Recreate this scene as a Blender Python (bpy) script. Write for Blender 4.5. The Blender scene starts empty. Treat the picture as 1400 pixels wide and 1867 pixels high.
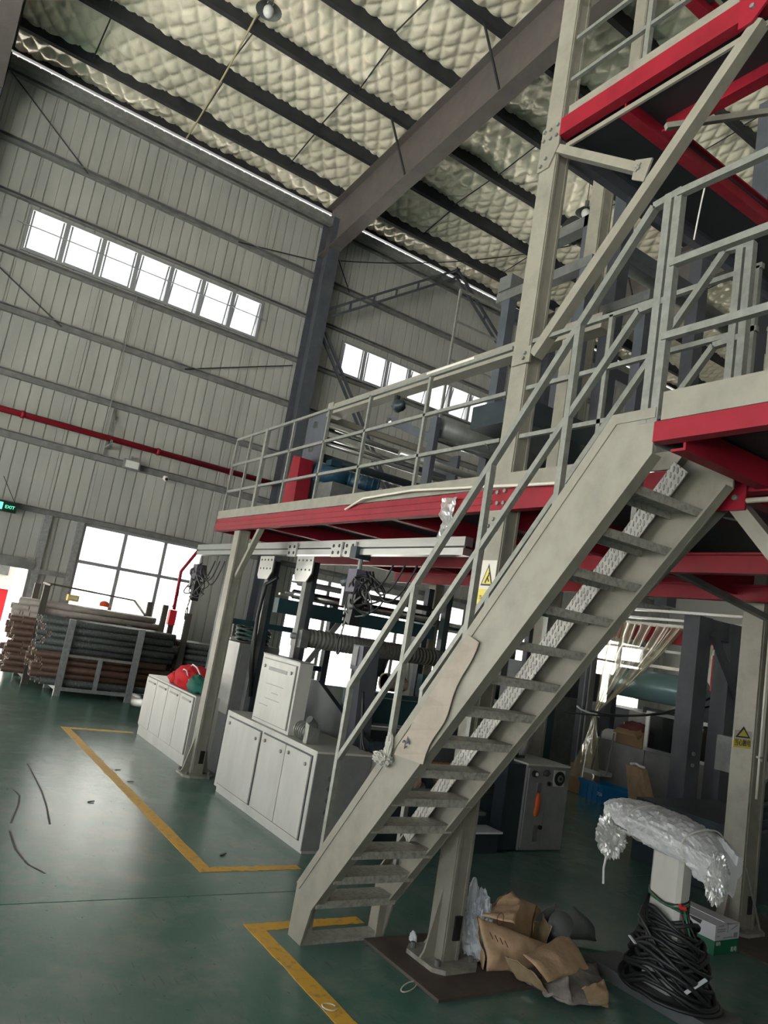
import bpy, math, random
import numpy as np
from mathutils import Vector, Matrix, noise
random.seed(7)
V0 = Vector
sc = bpy.context.scene
# Everything is laid out in units of 1.1875 m (camera 1.6 units up) and scaled to metres at the end.
S = 1.1875
# ------------------------------------------------------------------ camera
FPX = 1355.0
YAW, PITCH, ROLL = (math.radians(a) for a in (32.17, 9.43, 9.66))
CF = Vector((math.sin(YAW)*math.cos(PITCH), math.cos(YAW)*math.cos(PITCH), math.sin(PITCH)))
_r = Vector((math.cos(YAW), -math.sin(YAW), 0)); _u = _r.cross(CF)
CR = math.cos(ROLL)*_r + math.sin(ROLL)*_u
CU = -math.sin(ROLL)*_r + math.cos(ROLL)*_u
CO = Vector((0, 0, 1.6))
cd = bpy.data.cameras.new('camera'); cam = bpy.data.objects.new('camera', cd)
sc.collection.objects.link(cam); sc.camera = cam
cd.sensor_fit = 'HORIZONTAL'; cd.sensor_width = 36; cd.lens = FPX*36/1400
cd.clip_start = 0.05; cd.clip_end = 400
cam.matrix_world = Matrix(((CR.x, CU.x, -CF.x, 0), (CR.y, CU.y, -CF.y, 0), (CR.z, CU.z, -CF.z, 1.6), (0, 0, 0, 1)))
def at(u, v, axis, val):
    d = CF*FPX + CR*(u-700) - CU*(v-933.5)
    i = 'xyz'.index(axis); t = (val-CO[i])/d[i]
    return CO + d*t
# ------------------------------------------------------------------ sky and exposure
w = bpy.data.worlds.new('overcast_sky'); sc.world = w; w.use_nodes = True
bg = w.node_tree.nodes['Background']
bg.inputs[0].default_value = (0.93, 0.97, 1.0, 1); bg.inputs[1].default_value = 1.2
sc.view_settings.view_transform = 'Standard'; sc.view_settings.look = 'None'
sc.view_settings.gamma = 1; sc.view_settings.use_curve_mapping = False
sc.view_settings.exposure = 1.18
sd = bpy.data.lights.new('sun', 'SUN'); sd.energy = 20.0; sd.angle = math.radians(1.5); sd.color = (1.0, .98, .93)
sun = bpy.data.objects.new('sun', sd); sc.collection.objects.link(sun); sun.location = (-20, 0, 30)
sun.rotation_euler = V0((.40, .42, -.81)).to_track_quat('-Z', 'Y').to_euler()
# ------------------------------------------------------------------ materials
MATS = {}
def mat(name, col, rough=.5, metal=0., col2=None, nscale=6., ndetail=6., namt=(.35, .65), bump=0., bscale=40., stretch=None, emit=None, coat=0.):
    m = bpy.data.materials.new(name); m.use_nodes = True; MATS[name] = m
    nt = m.node_tree; N = nt.nodes; L = nt.links
    p = N['Principled BSDF']
    p.inputs['Base Color'].default_value = (*col, 1); p.inputs['Roughness'].default_value = rough
    p.inputs['Metallic'].default_value = metal
    p.inputs['Specular IOR Level'].default_value = .28 if 'red' in name else .5
    if coat: p.inputs['Coat Weight'].default_value = coat; p.inputs['Coat Roughness'].default_value = .15
    tc = N.new('ShaderNodeTexCoord'); src = tc.outputs['Object']
    if stretch:
        mp = N.new('ShaderNodeMapping'); mp.inputs['Scale'].default_value = stretch
        L.new(src, mp.inputs[0]); src = mp.outputs[0]
    if col2:
        n = N.new('ShaderNodeTexNoise'); n.inputs['Scale'].default_value = nscale; n.inputs['Detail'].default_value = ndetail
        n.inputs['Roughness'].default_value = .65
        L.new(src, n.inputs['Vector'])
        r = N.new('ShaderNodeValToRGB'); r.color_ramp.elements[0].position = namt[0]; r.color_ramp.elements[1].position = namt[1]
        r.color_ramp.elements[0].color = (*col, 1); r.color_ramp.elements[1].color = (*col2, 1)
        L.new(n.outputs[0], r.inputs[0]); L.new(r.outputs[0], p.inputs['Base Color'])
    if bump:
        n2 = N.new('ShaderNodeTexNoise'); n2.inputs['Scale'].default_value = bscale; n2.inputs['Detail'].default_value = 4
        L.new(src, n2.inputs['Vector'])
        b = N.new('ShaderNodeBump'); b.inputs['Strength'].default_value = bump; b.inputs['Distance'].default_value = .01
        L.new(n2.outputs[0], b.inputs['Height']); L.new(b.outputs[0], p.inputs['Normal'])
    if emit:
        p.inputs['Emission Color'].default_value = (*emit[0], 1); p.inputs['Emission Strength'].default_value = emit[1]
    return m
mat('wall_sheet', (.43, .43, .40), .5, 0, (.34, .34, .32), 1.3, 6, (.35, .7), stretch=(1, 1, .35))
mat('wall_plain', (.34, .34, .31), .6)
mat('girt', (.27, .27, .26), .5, .1, (.17, .17, .17), 5)
mat('purlin', (.018, .020, .026), .6, .1, (.030, .032, .036), 4)  # grey steel coloured near black: its backlit shade is put into the paint
mat('rafter', (.125, .108, .10), .55, 0, (.095, .083, .08), 3)
mat('dark_frame', (.085, .095, .115), .5, .1, (.06, .065, .08), 3)
mat('grey_paint', (.265, .25, .207), .5, .05, (.195, .183, .155), 7, 8, (.42, .75), bump=.06, bscale=30)
mat('grey_dirty', (.30, .285, .245), .5, .05, (.16, .15, .135), 14, 10, (.40, .72), bump=.1, bscale=60)
mat('galvanised', (.27, .275, .25), .45, .3, (.19, .195, .18), 22, 6, (.35, .7))
mat('tread_steel', (.40, .39, .35), .55, .15, (.16, .155, .135), 34, 9, (.44, .74), bump=.25, bscale=90)
mat('red_paint', (.27, .012, .026), .45, 0, (.19, .009, .018), 5, 6, (.4, .75), bump=.03)
mat('red_plastic', (.55, .02, .03), .4)
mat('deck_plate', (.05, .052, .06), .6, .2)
mat('cabinet_white', (.52, .51, .475), .45, .0, (.41, .405, .38), 4, 7, (.4, .75), stretch=(1, 1, .4))
mat('cabinet_grey', (.24, .24, .235), .45, .05, (.19, .19, .19), 5)
mat('machine_dark', (.022, .032, .042), .42, .2, (.035, .048, .055), 5)
mat('machine_teal', (.02, .055, .065), .4, .2)
mat('machine_grey', (.17, .175, .17), .45, .2, (.11, .115, .115), 6)
mat('black', (.012, .012, .013), .5)
mat('rubber_black', (.015, .016, .017), .45)
mat('chrome', (.62, .63, .62), .18, 1.0)
mat('aluminium', (.58, .58, .56), .3, .8, (.45, .45, .44), 8, stretch=(1, .1, 1))
mat('roller_ribbed', (.13, .13, .115), .6, .1, (.18, .175, .16), 30)
mat('orange_stripe', (.55, .13, .03), .5)
mat('blue_motor', (.012, .050, .090), .45, .1, (.010, .040, .07), 6)
mat('blue_crate', (.01, .17, .42), .4)
mat('cardboard', (.37, .24, .13), .8, 0, (.30, .19, .10), 5)
mat('kraft_paper', (.56, .38, .235), .75, 0, (.42, .28, .165), 9, 8, (.35, .7), bump=.5, bscale=35)
mat('kraft_inside', (.42, .31, .17), .8, 0, (.22, .16, .09), 6, 8)
mat('sack_grey', (.25, .22, .195), .7, 0, (.16, .14, .125), 12, 8, bump=.5, bscale=40)
mat('foam_grey', (.085, .09, .09), .8, 0, (.11, .115, .115), 6)
mat('white_bag', (.52, .55, .58), .35, 0, (.40, .44, .50), 8, bump=.8, bscale=26)
mat('white_print', (.72, .73, .76), .45)
mat('box_white', (.62, .62, .66), .5)
mat('box_green', (.005, .13, .065), .45)
mat('ink', (.03, .03, .06), .6)
mat('ink_grey', (.30, .30, .34), .6)
mat('sign_yellow', (.72, .60, .10), .5)
mat('sign_white', (.68, .64, .58), .5)
mat('pipe_brown', (.15, .078, .05), .55, .1, (.09, .05, .037), 14, 6)
mat('pipe_dark', (.075, .085, .082), .55, .2, (.34, .36, .36), 34, 10, (.55, .72))
mat('pipe_end', (.42, .31, .23), .7, 0, (.30, .21, .16), 9)
mat('pipe_pale', (.44, .38, .35), .5, 0, (.36, .31, .28), 9)
mat('rack_steel', (.40, .41, .42), .42, .4, (.28, .28, .29), 16)
mat('rack_dark', (.10, .085, .075), .6, .2)
mat('floor_plate', (.065, .050, .043), .7, .1, (.10, .078, .066), 5, 8, bump=.1)
mat('green_cloth', (.01, .12, .085), .8)
mat('green_hose', (.015, .09, .07), .5)
mat('yellow_cable', (.42, .36, .22), .6)
mat('wire_green', (.03, .16, .06), .5)
mat('outside_wall', (.86, .85, .82), .8)
mat('outside_grey', (.40, .40, .42), .8)
mat('outside_ground', (.74, .72, .68), .9)
mat('window_frame', (.33, .34, .35), .4, .3)
mat('stone_grey', (.11, .115, .115), .7, 0, (.075, .08, .08), 6)
mat('sign_green', (.0, .02, .01), .4)
mat('sign_glow', (.1, .6, .35), .5, emit=((.12, .9, .45), .9))
mat('lamp_glass', (.7, .7, .68), .3)
mat('film_blue', (.20, .33, .34), .25, .1)
mat('wire_white', (.62, .60, .54), .5)
mat('conduit', (.63, .60, .52), .4)
mat('orange_vest', (.75, .10, .02), .6)
mat('dirt_red', (.16, .05, .05), .8)
mat('purple_grey', (.10, .09, .13), .5)
def glassmat(name, tint, keep, rough=.02, gcol=(1, 1, 1), diff=0., dcol=(.8, .8, .8)):
    m = bpy.data.materials.new(name); m.use_nodes = True; MATS[name] = m
    nt = m.node_tree; N = nt.nodes; L = nt.links; N.remove(N['Principled BSDF'])
    out = N['Material Output']
    t = N.new('ShaderNodeBsdfTransparent'); t.inputs[0].default_value = (*tint, 1)
    g = N.new('ShaderNodeBsdfGlossy'); g.inputs[0].default_value = (*gcol, 1); g.inputs['Roughness'].default_value = rough
    mx = N.new('ShaderNodeMixShader'); mx.inputs[0].default_value = 1-keep
    L.new(t.outputs[0], mx.inputs[1]); L.new(g.outputs[0], mx.inputs[2]); last = mx
    if diff:
        d = N.new('ShaderNodeBsdfDiffuse'); d.inputs[0].default_value = (*dcol, 1)
        tr = N.new('ShaderNodeBsdfTranslucent'); tr.inputs[0].default_value = (*dcol, 1)
        ad = N.new('ShaderNodeMixShader'); ad.inputs[0].default_value = .4
        L.new(d.outputs[0], ad.inputs[1]); L.new(tr.outputs[0], ad.inputs[2])
        m2 = N.new('ShaderNodeMixShader'); m2.inputs[0].default_value = diff
        L.new(last.outputs[0], m2.inputs[1]); L.new(ad.outputs[0], m2.inputs[2]); last = m2
    L.new(last.outputs[0], out.inputs['Surface'])
    return m
glassmat('glass', (.97, .98, .98), .93)
glassmat('cabinet_glass', (.55, .57, .58), .82)
glassmat('clear_film', (.92, .89, .80), .70, .12, (1, .97, .88), .36, (.80, .74, .58))
glassmat('white_film', (.9, .9, .9), .55, .22, (1, 1, 1), .84, (.90, .90, .92))
glassmat('thin_film', (.93, .93, .92), .7, .15, (1, 1, 1), .35, (.75, .75, .74))
# quilted foil blanket under the roof
m = mat('foil_blanket', (.97, .90, .73), .32, .25, (.88, .81, .65), 1.1, 6, (.3, .7), bump=.5, bscale=13)
# worn green epoxy floor
def floor_mat():
    m = bpy.data.materials.new('green_floor'); m.use_nodes = True; MATS['green_floor'] = m
    nt = m.node_tree; N = nt.nodes; L = nt.links; p = N['Principled BSDF']
    tc = N.new('ShaderNodeTexCoord')
    def noi(sc_, det, rough=.6, st=None):
        n = N.new('ShaderNodeTexNoise'); n.inputs['Scale'].default_value = sc_; n.inputs['Detail'].default_value = det; n.inputs['Roughness'].default_value = rough
        if st:
            mp = N.new('ShaderNodeMapping'); mp.inputs['Scale'].default_value = st; L.new(tc.outputs['Object'], mp.inputs[0]); L.new(mp.outputs[0], n.inputs['Vector'])
        else: L.new(tc.outputs['Object'], n.inputs['Vector'])
        return n
    def ramp(n, a, b, ca, cb):
        r = N.new('ShaderNodeValToRGB'); r.color_ramp.elements[0].position = a; r.color_ramp.elements[1].position = b
        r.color_ramp.elements[0].color = (*ca, 1); r.color_ramp.elements[1].color = (*cb, 1); L.new(n.outputs[0], r.inputs[0]); return r
    base = ramp(noi(.45, 4, .5), .33, .70, (.034, .145, .112), (.115, .188, .165))
    wear = ramp(noi(2.6, 10, .7), .46, .74, (0, 0, 0), (1, 1, 1))
    mx = N.new('ShaderNodeMix'); mx.data_type = 'RGBA'; mx.inputs['B'].default_value = (.23, .235, .21, 1)
    ml = N.new('ShaderNodeMath'); ml.operation = 'MULTIPLY'; ml.inputs[1].default_value = .6
    L.new(wear.outputs[0], ml.inputs[0]); L.new(ml.outputs[0], mx.inputs['Factor']); L.new(base.outputs[0], mx.inputs['A'])
    sp = ramp(noi(30, 3, .5), .70, .74, (0, 0, 0), (1, 1, 1))
    mx2 = N.new('ShaderNodeMix'); mx2.data_type = 'RGBA'; mx2.inputs['B'].default_value = (.03, .03, .028, 1)
    ml2 = N.new('ShaderNodeMath'); ml2.operation = 'MULTIPLY'; ml2.inputs[1].default_value = .6
    L.new(sp.outputs[0], ml2.inputs[0]); L.new(ml2.outputs[0], mx2.inputs['Factor']); L.new(mx.outputs['Result'], mx2.inputs['A'])
    scr = ramp(noi(9, 3, .5, (9, .7, 1)), .66, .72, (0, 0, 0), (1, 1, 1))
    ml3 = N.new('ShaderNodeMath'); ml3.operation = 'MULTIPLY'; ml3.inputs[1].default_value = .35; L.new(scr.outputs[0], ml3.inputs[0])
    mx3 = N.new('ShaderNodeMix'); mx3.data_type = 'RGBA'; mx3.inputs['B'].default_value = (.045, .05, .045, 1)
    L.new(ml3.outputs[0], mx3.inputs['Factor']); L.new(mx2.outputs['Result'], mx3.inputs['A']); L.new(mx3.outputs['Result'], p.inputs['Base Color'])
    p.inputs['Roughness'].default_value = .235
    b = N.new('ShaderNodeBump'); b.inputs['Strength'].default_value = .13; b.inputs['Distance'].default_value = .010
    n3 = noi(16, 8, .6, (1, 3.2, 1)); L.new(n3.outputs[0], b.inputs['Height']); L.new(b.outputs[0], p.inputs['Normal'])
floor_mat()
def worn_yellow():
    m = mat('yellow_line', (.68, .38, .045), .55, 0, (.25, .18, .10), 16, 10, (.52, .74))
worn_yellow()
def checker_plate():
    m = mat('checker_plate', (.47, .46, .43), .4, .2, (.37, .36, .34), 18)
    nt = m.node_tree; N = nt.nodes; L = nt.links; p = N['Principled BSDF']
    tc = N.new('ShaderNodeTexCoord'); v = N.new('ShaderNodeTexVoronoi'); v.inputs['Scale'].default_value = 34
    v.inputs['Randomness'].default_value = .25
    mp = N.new('ShaderNodeMapping'); mp.inputs['Scale'].default_value = (1, 1.6, .55); mp.inputs['Rotation'].default_value = (.6, 0, 0)
    L.new(tc.outputs['Object'], mp.inputs[0]); L.new(mp.outputs[0], v.inputs['Vector'])
    r = N.new('ShaderNodeValToRGB'); r.color_ramp.elements[0].position = .18; r.color_ramp.elements[1].position = .32
    r.color_ramp.elements[0].color = (1, 1, 1, 1); r.color_ramp.elements[1].color = (0, 0, 0, 1)
    L.new(v.outputs['Distance'], r.inputs[0])
    b = N.new('ShaderNodeBump'); b.inputs['Strength'].default_value = 1.0; b.inputs['Distance'].default_value = .02
    L.new(r.outputs[0], b.inputs['Height']); L.new(b.outputs[0], p.inputs['Normal'])
checker_plate()
# ------------------------------------------------------------------ mesh helpers
V = Vector
ORG = {}
class MB:
    def __init__(s): s.v = []; s.f = []
    def add(s, vs, fs):
        o = len(s.v); s.v += [tuple(a) for a in vs]; s.f += [tuple(i+o for i in f) for f in fs]; return s
    def box(s, x0, x1, y0, y1, z0, z1):
        return s.add([(x, y, z) for x in (x0, x1) for y in (y0, y1) for z in (z0, z1)],
                     [(0, 1, 3, 2), (4, 6, 7, 5), (0, 4, 5, 1), (2, 3, 7, 6), (0, 2, 6, 4), (1, 5, 7, 3)])
    def bar(s, p, q, wd, ht, up=(0, 0, 1)):
        p, q, up = V(p), V(q), V(up); d = (q-p).normalized(); r = d.cross(up)
        if r.length < 1e-4: r = d.cross(V((1, 0, 0)))
        r.normalize(); u = r.cross(d)
        vs = [a+r*(i*wd/2)+u*(j*ht/2) for a in (p, q) for i in (-1, 1) for j in (-1, 1)]
        return s.add(vs, [(0, 1, 3, 2), (4, 6, 7, 5), (0, 4, 5, 1), (2, 3, 7, 6), (0, 2, 6, 4), (1, 5, 7, 3)])
    def cyl(s, p, q, r, n=12, r2=None, cap=True):
        p, q = V(p), V(q); d = (q-p).normalized(); a = d.orthogonal().normalized(); b = d.cross(a); r2 = r if r2 is None else r2
        vs = []
        for c, rr in ((p, r), (q, r2)):
            for i in range(n):
                t = 2*math.pi*i/n; vs.append(c+a*(rr*math.cos(t))+b*(rr*math.sin(t)))
        fs = [(i, (i+1) % n, n+(i+1) % n, n+i) for i in range(n)]
        if cap: fs += [tuple(range(n-1, -1, -1)), tuple(range(n, 2*n))]
        return s.add(vs, fs)
    def tube(s, pts, r, n=6, closed=False):
        pts = [V(p) for p in pts]; m = len(pts); vs = []; a = None
        for i, p in enumerate(pts):
            if closed: d = pts[(i+1) % m]-pts[i-1]
            else: d = pts[min(i+1, m-1)]-pts[max(i-1, 0)]
            d.normalize()
            a = d.orthogonal() if a is None else a-d*a.dot(d)
            if a.length < 1e-5: a = d.orthogonal()
            a.normalize(); b = d.cross(a)
            for k in range(n):
                t = 2*math.pi*k/n; vs.append(p+a*(r*math.cos(t))+b*(r*math.sin(t)))
        fs = []
        for i in range(m if closed else m-1):
            j = (i+1) % m
            fs += [(i*n+k, i*n+(k+1) % n, j*n+(k+1) % n, j*n+k) for k in range(n)]
        if not closed: fs += [tuple(range(n-1, -1, -1)), tuple(range((m-1)*n, m*n))]
        return s.add(vs, fs)
    def prism(s, poly, vec):
        n = len(poly); vec = V(vec); P = [V(p) for p in poly]
        return s.add(P+[p+vec for p in P], [tuple(range(n)), tuple(range(2*n-1, n-1, -1))]+[(i, n+i, n+(i+1) % n, (i+1) % n) for i in range(n)])
    def ibeam(s, p, q, wd, ht, t=.012, up=(0, 0, 1)):
        p, q, up = V(p), V(q), V(up); d = (q-p).normalized(); r = d.cross(up).normalized(); u = r.cross(d)
        for k in (-1, 1): s.bar(p+u*k*(ht/2-t/2), q+u*k*(ht/2-t/2), wd, t, u)
        return s.bar(p, q, t*.8, ht-2*t, u)
    def chan(s, p, q, wd, ht, t=.01, up=(0, 0, 1), side=1):
        p, q, up = V(p), V(q), V(up); d = (q-p).normalized(); r = d.cross(up).normalized(); u = r.cross(d)
        for k in (-1, 1): s.bar(p+u*k*(ht/2-t/2), q+u*k*(ht/2-t/2), wd, t, u)
        o = r*side*(wd/2-t/2); return s.bar(p+o, q+o, t, ht-2*t, u)
    def hcol(s, x, y, z0, z1, wx, wy, t=.012):   # H column, web along y, flanges facing x... boxed lips
        s.box(x-wx/2, x-wx/2+t, y-wy/2, y+wy/2, z0, z1); s.box(x+wx/2-t, x+wx/2, y-wy/2, y+wy/2, z0, z1)
        return s.box(x-wx/2+t, x+wx/2-t, y-t/2, y+t/2, z0, z1)
    def build(s, name, mt, parent=None, smooth=False, data=None):
        me = bpy.data.meshes.new(name)
        if parent is None:
            a = np.array(s.v); o = V(((a[:, 0].min()+a[:, 0].max())/2, (a[:, 1].min()+a[:, 1].max())/2, a[:, 2].min()))
        else: o = ORG[parent.name]
        me.from_pydata([(v[0]-o.x, v[1]-o.y, v[2]-o.z) for v in s.v], [], s.f)
        me.materials.append(MATS[mt]); me.update()
        import bmesh
        b = bmesh.new(); b.from_mesh(me); bmesh.ops.recalc_face_normals(b, faces=b.faces); b.to_mesh(me); b.free()
        if smooth:
            for p in me.polygons: p.use_smooth = True
        ob = bpy.data.objects.new(name, me); sc.collection.objects.link(ob)
        if parent is None: ob.location = o
        else: ob.parent = parent
        ORG[ob.name] = o
        return ob
def tag(o, label=None, cat=None, group=None, kind=None):
    if label: o['label'] = label
    if cat: o['category'] = cat
    if group: o['group'] = group
    if kind: o['kind'] = kind
    return o
def thing(name, label, cat, loc, group=None):
    o = bpy.data.objects.new(name, None); sc.collection.objects.link(o); o.location = loc; o.empty_display_size = .1
    ORG[o.name] = V(loc); return tag(o, label, cat, group)
def struct(name, mb, mt): return tag(mb.build(name, mt), kind='structure')
def B(*a): return MB().box(*a)
def smoothnoise(p, sc_=1.0): return noise.noise(V(p)*sc_)
def sheet(c00, c10, c11, c01, n=12, m=12, amp=.02, freq=6, bulge=0., seed=0, th=.004, nrm=None):
    """crumpled sheet with thickness"""
    c = [V(a) for a in (c00, c10, c11, c01)]
    nn = nrm and V(nrm).normalized() or ((c[1]-c[0]).cross(c[3]-c[0])).normalized()
    top = []
    for i in range(n+1):
        for j in range(m+1):
            u, v = i/n, j/m
            p = c[0]*(1-u)*(1-v)+c[1]*u*(1-v)+c[2]*u*v+c[3]*(1-u)*v
            q = p*freq+V((seed*3.1, seed*1.7, seed*.9))
            h = (1-2*abs(noise.noise(q)))*amp+noise.noise(q*2.3)*amp*.5+bulge*4*math.sqrt(max(0, u*(1-u)*v*(1-v)))
            lat = V((noise.noise(q+V((9, 0, 0))), noise.noise(q+V((0, 9, 0))), 0))*amp*.8
            top.append(p+nn*h+lat)
    mb = MB(); W = m+1; k = len(top)
    fs = []
    for i in range(n):
        for j in range(m):
            a = i*W+j; fs += [(a, a+1, a+W+1, a+W), (k+a, k+a+W, k+a+W+1, k+a+1)]
    rim = [i*W for i in range(n+1)]+[n*W+j for j in range(1, m+1)]+[i*W+m for i in range(n-1, -1, -1)]+[j for j in range(m-1, 0, -1)]
    for a, b2 in zip(rim, rim[1:]+rim[:1]): fs.append((a, b2, k+b2, k+a))
    return mb.add(top+[p-nn*th for p in top], fs)
def blob(c, r, amp=.2, freq=3, seed=0, nu=24, nv=14, flat=None, ridge=True, fine=0.):
    c = V(c); vs = []; fs = []
    for j in range(nv+1):
        th = math.pi*j/nv
        for i in range(nu):
            ph = 2*math.pi*i/nu
            d = V((math.sin(th)*math.cos(ph), math.sin(th)*math.sin(ph), math.cos(th)))
            q = d*freq+V((seed*2.7, seed, seed*5.1)); h = noise.noise(q)
            k = 1+amp*((1-2*abs(h)) if ridge else h)+amp*.4*noise.noise(q*2.7)
            if fine: k += fine*(.5-abs(noise.noise(q*3.1+V((4, 1, 7)))))+fine*.6*(.5-abs(noise.noise(q*6.3)))
            p = V((c.x+d.x*r[0]*k, c.y+d.y*r[1]*k, c.z+d.z*r[2]*k))
            if flat is not None: p.z = max(p.z, flat)
            vs.append(p)
    for j in range(nv):
        for i in range(nu):
            fs.append((j*nu+i, j*nu+(i+1) % nu, (j+1)*nu+(i+1) % nu, (j+1)*nu+i))
    return MB().add(vs, fs)
def text(s, size, origin, ux, uz, mt, parent, name='lettering', align='LEFT', ext=.0008):
    cu = bpy.data.curves.new('t', 'FONT'); cu.body = s; cu.size = size; cu.extrude = ext; cu.align_x = align
    o = bpy.data.objects.new('t', cu); sc.collection.objects.link(o)
    dg = bpy.context.evaluated_depsgraph_get(); dg.update()
    me = bpy.data.meshes.new_from_object(o.evaluated_get(dg)); bpy.data.objects.remove(o)
    ux, uz = V(ux).normalized(), V(uz).normalized(); n = ux.cross(uz); og = V(origin)
    mb = MB(); mb.add([og+ux*v.co.x+uz*v.co.y+n*v.co.z for v in me.vertices], [tuple(p.vertices) for p in me.polygons])
    bpy.data.meshes.remove(me)
    return mb.build(name, mt, parent)
def catenary(a, b, sag, n=12):
    a, b = V(a), V(b)
    return [a.lerp(b, i/n)-V((0, 0, 4*sag*(i/n)*(1-i/n))) for i in range(n+1)]
def bolts(mb, pts, d, r=.012, h=.012):
    for p in pts: mb.cyl(p, V(p)+V(d).normalized()*h, r, 8)
    return mb
# ================================================================== STRUCTURE
WY = 14.2; EAVE = 10.56
XL, XR, YB = -8.6, 19.6, -9.0
def zr(y):  # underside line of the purlins
    return 10.94+.11*(11-y) if y > -1 else 10.94+.11*12-.11*(-1-y)
# floor slabs with recessed joints
base = struct('floor', B(XL-.2, XR+.2, YB-.2, WY+.15, -.06, -.012), 'stone_grey')
ys = [YB-.2, -3.3, .5, 4.2, 8.6, 11.4, WY+.15]
xs = [XL-.2, -6.0, 6.4, XR+.2]
for i in range(len(xs)-1):
    for j in range(len(ys)-1):
        B(xs[i]+.004, xs[i+1]-.004, ys[j]+.004, ys[j+1]-.004, -.02, 0).build('floor_slab', 'green_floor', base)
struct('floor_outside', B(-160, 160, -160, 160, -.25, -.10), 'outside_ground')
# yellow painted lines
def lines(rects, label):
    t = thing('floor_line', label, 'floor marking', ((rects[0][0]+rects[0][1])/2, (rects[0][2]+rects[0][3])/2, 0), 'yellow floor lines')
    for r in rects:
        mb = MB(); n = 26
        x0, x1, y0, y1 = r
        long_y = (y1-y0) > (x1-x0); vs = []
        for i in range(n+1):
            t_ = i/n
            e0 = .010*noise.noise(V((t_*23, x0*7, 1)))
            e1 = .010*noise.noise(V((t_*23, x0*7, 5)))
            if long_y: y = y0+(y1-y0)*t_; vs += [(x0+e0, y, .0025), (x1+e1, y, .0025)]
            else: x = x0+(x1-x0)*t_; vs += [(x, y0+e0, .0025), (x, y1+e1, .0025)]
        k = len(vs); vs += [(a, b, .0002) for a, b, c in vs]
        fs = []
        for i in range(n):
            a = 2*i; fs += [(a, a+1, a+3, a+2), (k+a, k+a+2, k+a+3, k+a+1), (a, a+2, k+a+2, k+a), (a+1, k+a+1, k+a+3, a+3)]
        fs += [(0, k, k+1, 1), (2*n, 2*n+1, k+2*n+1, k+2*n)]
        mb.add(vs, fs).build('painted_stripe', 'yellow_line', t)
    return t
lines([(1.985, 2.075, 4.56, 9.2), (2.075, 2.70, 4.56, 4.64), (2.075, 2.80, 9.11, 9.2)], 'long yellow floor line running past the white cabinets')
lines([(1.95, 2.04, .6, 3.79), (2.04, 2.66, 3.70, 3.79)], 'short yellow floor line turning at the foot of the stairs')
# --------------------------------------------------------- far wall with window openings
OPEN = [(.56, 5.12, 7.17, 8.0), (7.09, 11.50, 7.12, 7.9), (13.6, 18.2, 7.12, 7.9), (-6.2, -1.4, 7.17, 8.0),
        (2.67, 4.95, .35, 2.70), (6.9, 11.7, .35, 2.62), (13.5, 18.6, .35, 2.62), (-.15, 1.98, 0, 1.72), (-6.4, -1.2, .35, 2.7)]
wall = struct('wall_far', B(XL, XR, WY+.10, WY+.12, EAVE-.06, EAVE), 'wall_plain')
edges = sorted(set([XL+i*.95 for i in range(36) if XL+i*.95 < XR]+[XR]+[o[k] for o in OPEN for k in (0, 1)]))
def panel(x0, x1, z0, z1):
    # ribbed sheet: narrow grooves every .19
    prof = [(x0, WY), ]
    k = math.ceil((x0+.02-XL)/.19); g = XL+k*.19
    while g < x1-.02:
        prof += [(g-.013, WY), (g-.007, WY+.022), (g+.007, WY+.022), (g+.013, WY)]; g += .19
    prof += [(x1-.006, WY), (x1-.003, WY+.02), (x1, WY+.02)]
    mb = MB(); n = len(prof)
    mb.add([(x, y, z) for z in (z0, z1) for x, y in prof]+[(x0, WY+.08, z0), (x1, WY+.08, z0), (x0, WY+.08, z1), (x1, WY+.08, z1)],
           [(i, i+1, n+i+1, n+i) for i in range(n-1)]+[(2*n, 2*n+2, 2*n+3, 2*n+1), (0, n, 2*n+2, 2*n), (n-1, 2*n+1, 2*n+3, 2*n-1)])
    return mb.build('wall_panel', 'wall_sheet', wall)
for x0, x1 in zip(edges[:-1], edges[1:]):
    if x1-x0 < .015: continue
    cuts = sorted([(o[2], o[3]) for o in OPEN if o[0] < (x0+x1)/2 < o[1]]); z = 0
    for a, b in cuts:
        if a-z > .02: panel(x0, x1, z, a)
        z = b
    panel(x0, x1, z, EAVE)
# girts (horizontal rails) on the inside of the sheets
for z, h in ((10.26, .16), (9.02, .12), (8.08, .07), (7.06, .10), (6.07, .13), (4.97, .12), (3.93, .13), (2.76, .10)):
    segs = [(XL, XR)]
    for o in OPEN:
        if o[2] < z+.04 and o[3] > z-.04: segs = [s for a, b in segs for s in ((a, min(b, o[0])), (max(a, o[1]), b)) if s[1]-s[0] > .05]
    for a, b in segs:
        MB().chan((a, WY-.05, z), (b, WY-.05, z), .10, h, .012, side=-1).build('girt', 'girt', wall)
for x in (2.05, 2.60):
    B(x-.055, x+.055, WY-.09, WY-.002, 0 if x > 2.3 else 0, 2.71).build('jamb_post', 'rack_steel', wall)
MB().chan((2.105, WY-.05, 1.72), (2.545, WY-.05, 1.72), .08, .08).build('girt', 'girt', wall)
B(-.3, 2.0, WY-.12, WY-.002, 1.72, 1.90).build('lintel', 'girt', wall)
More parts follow.
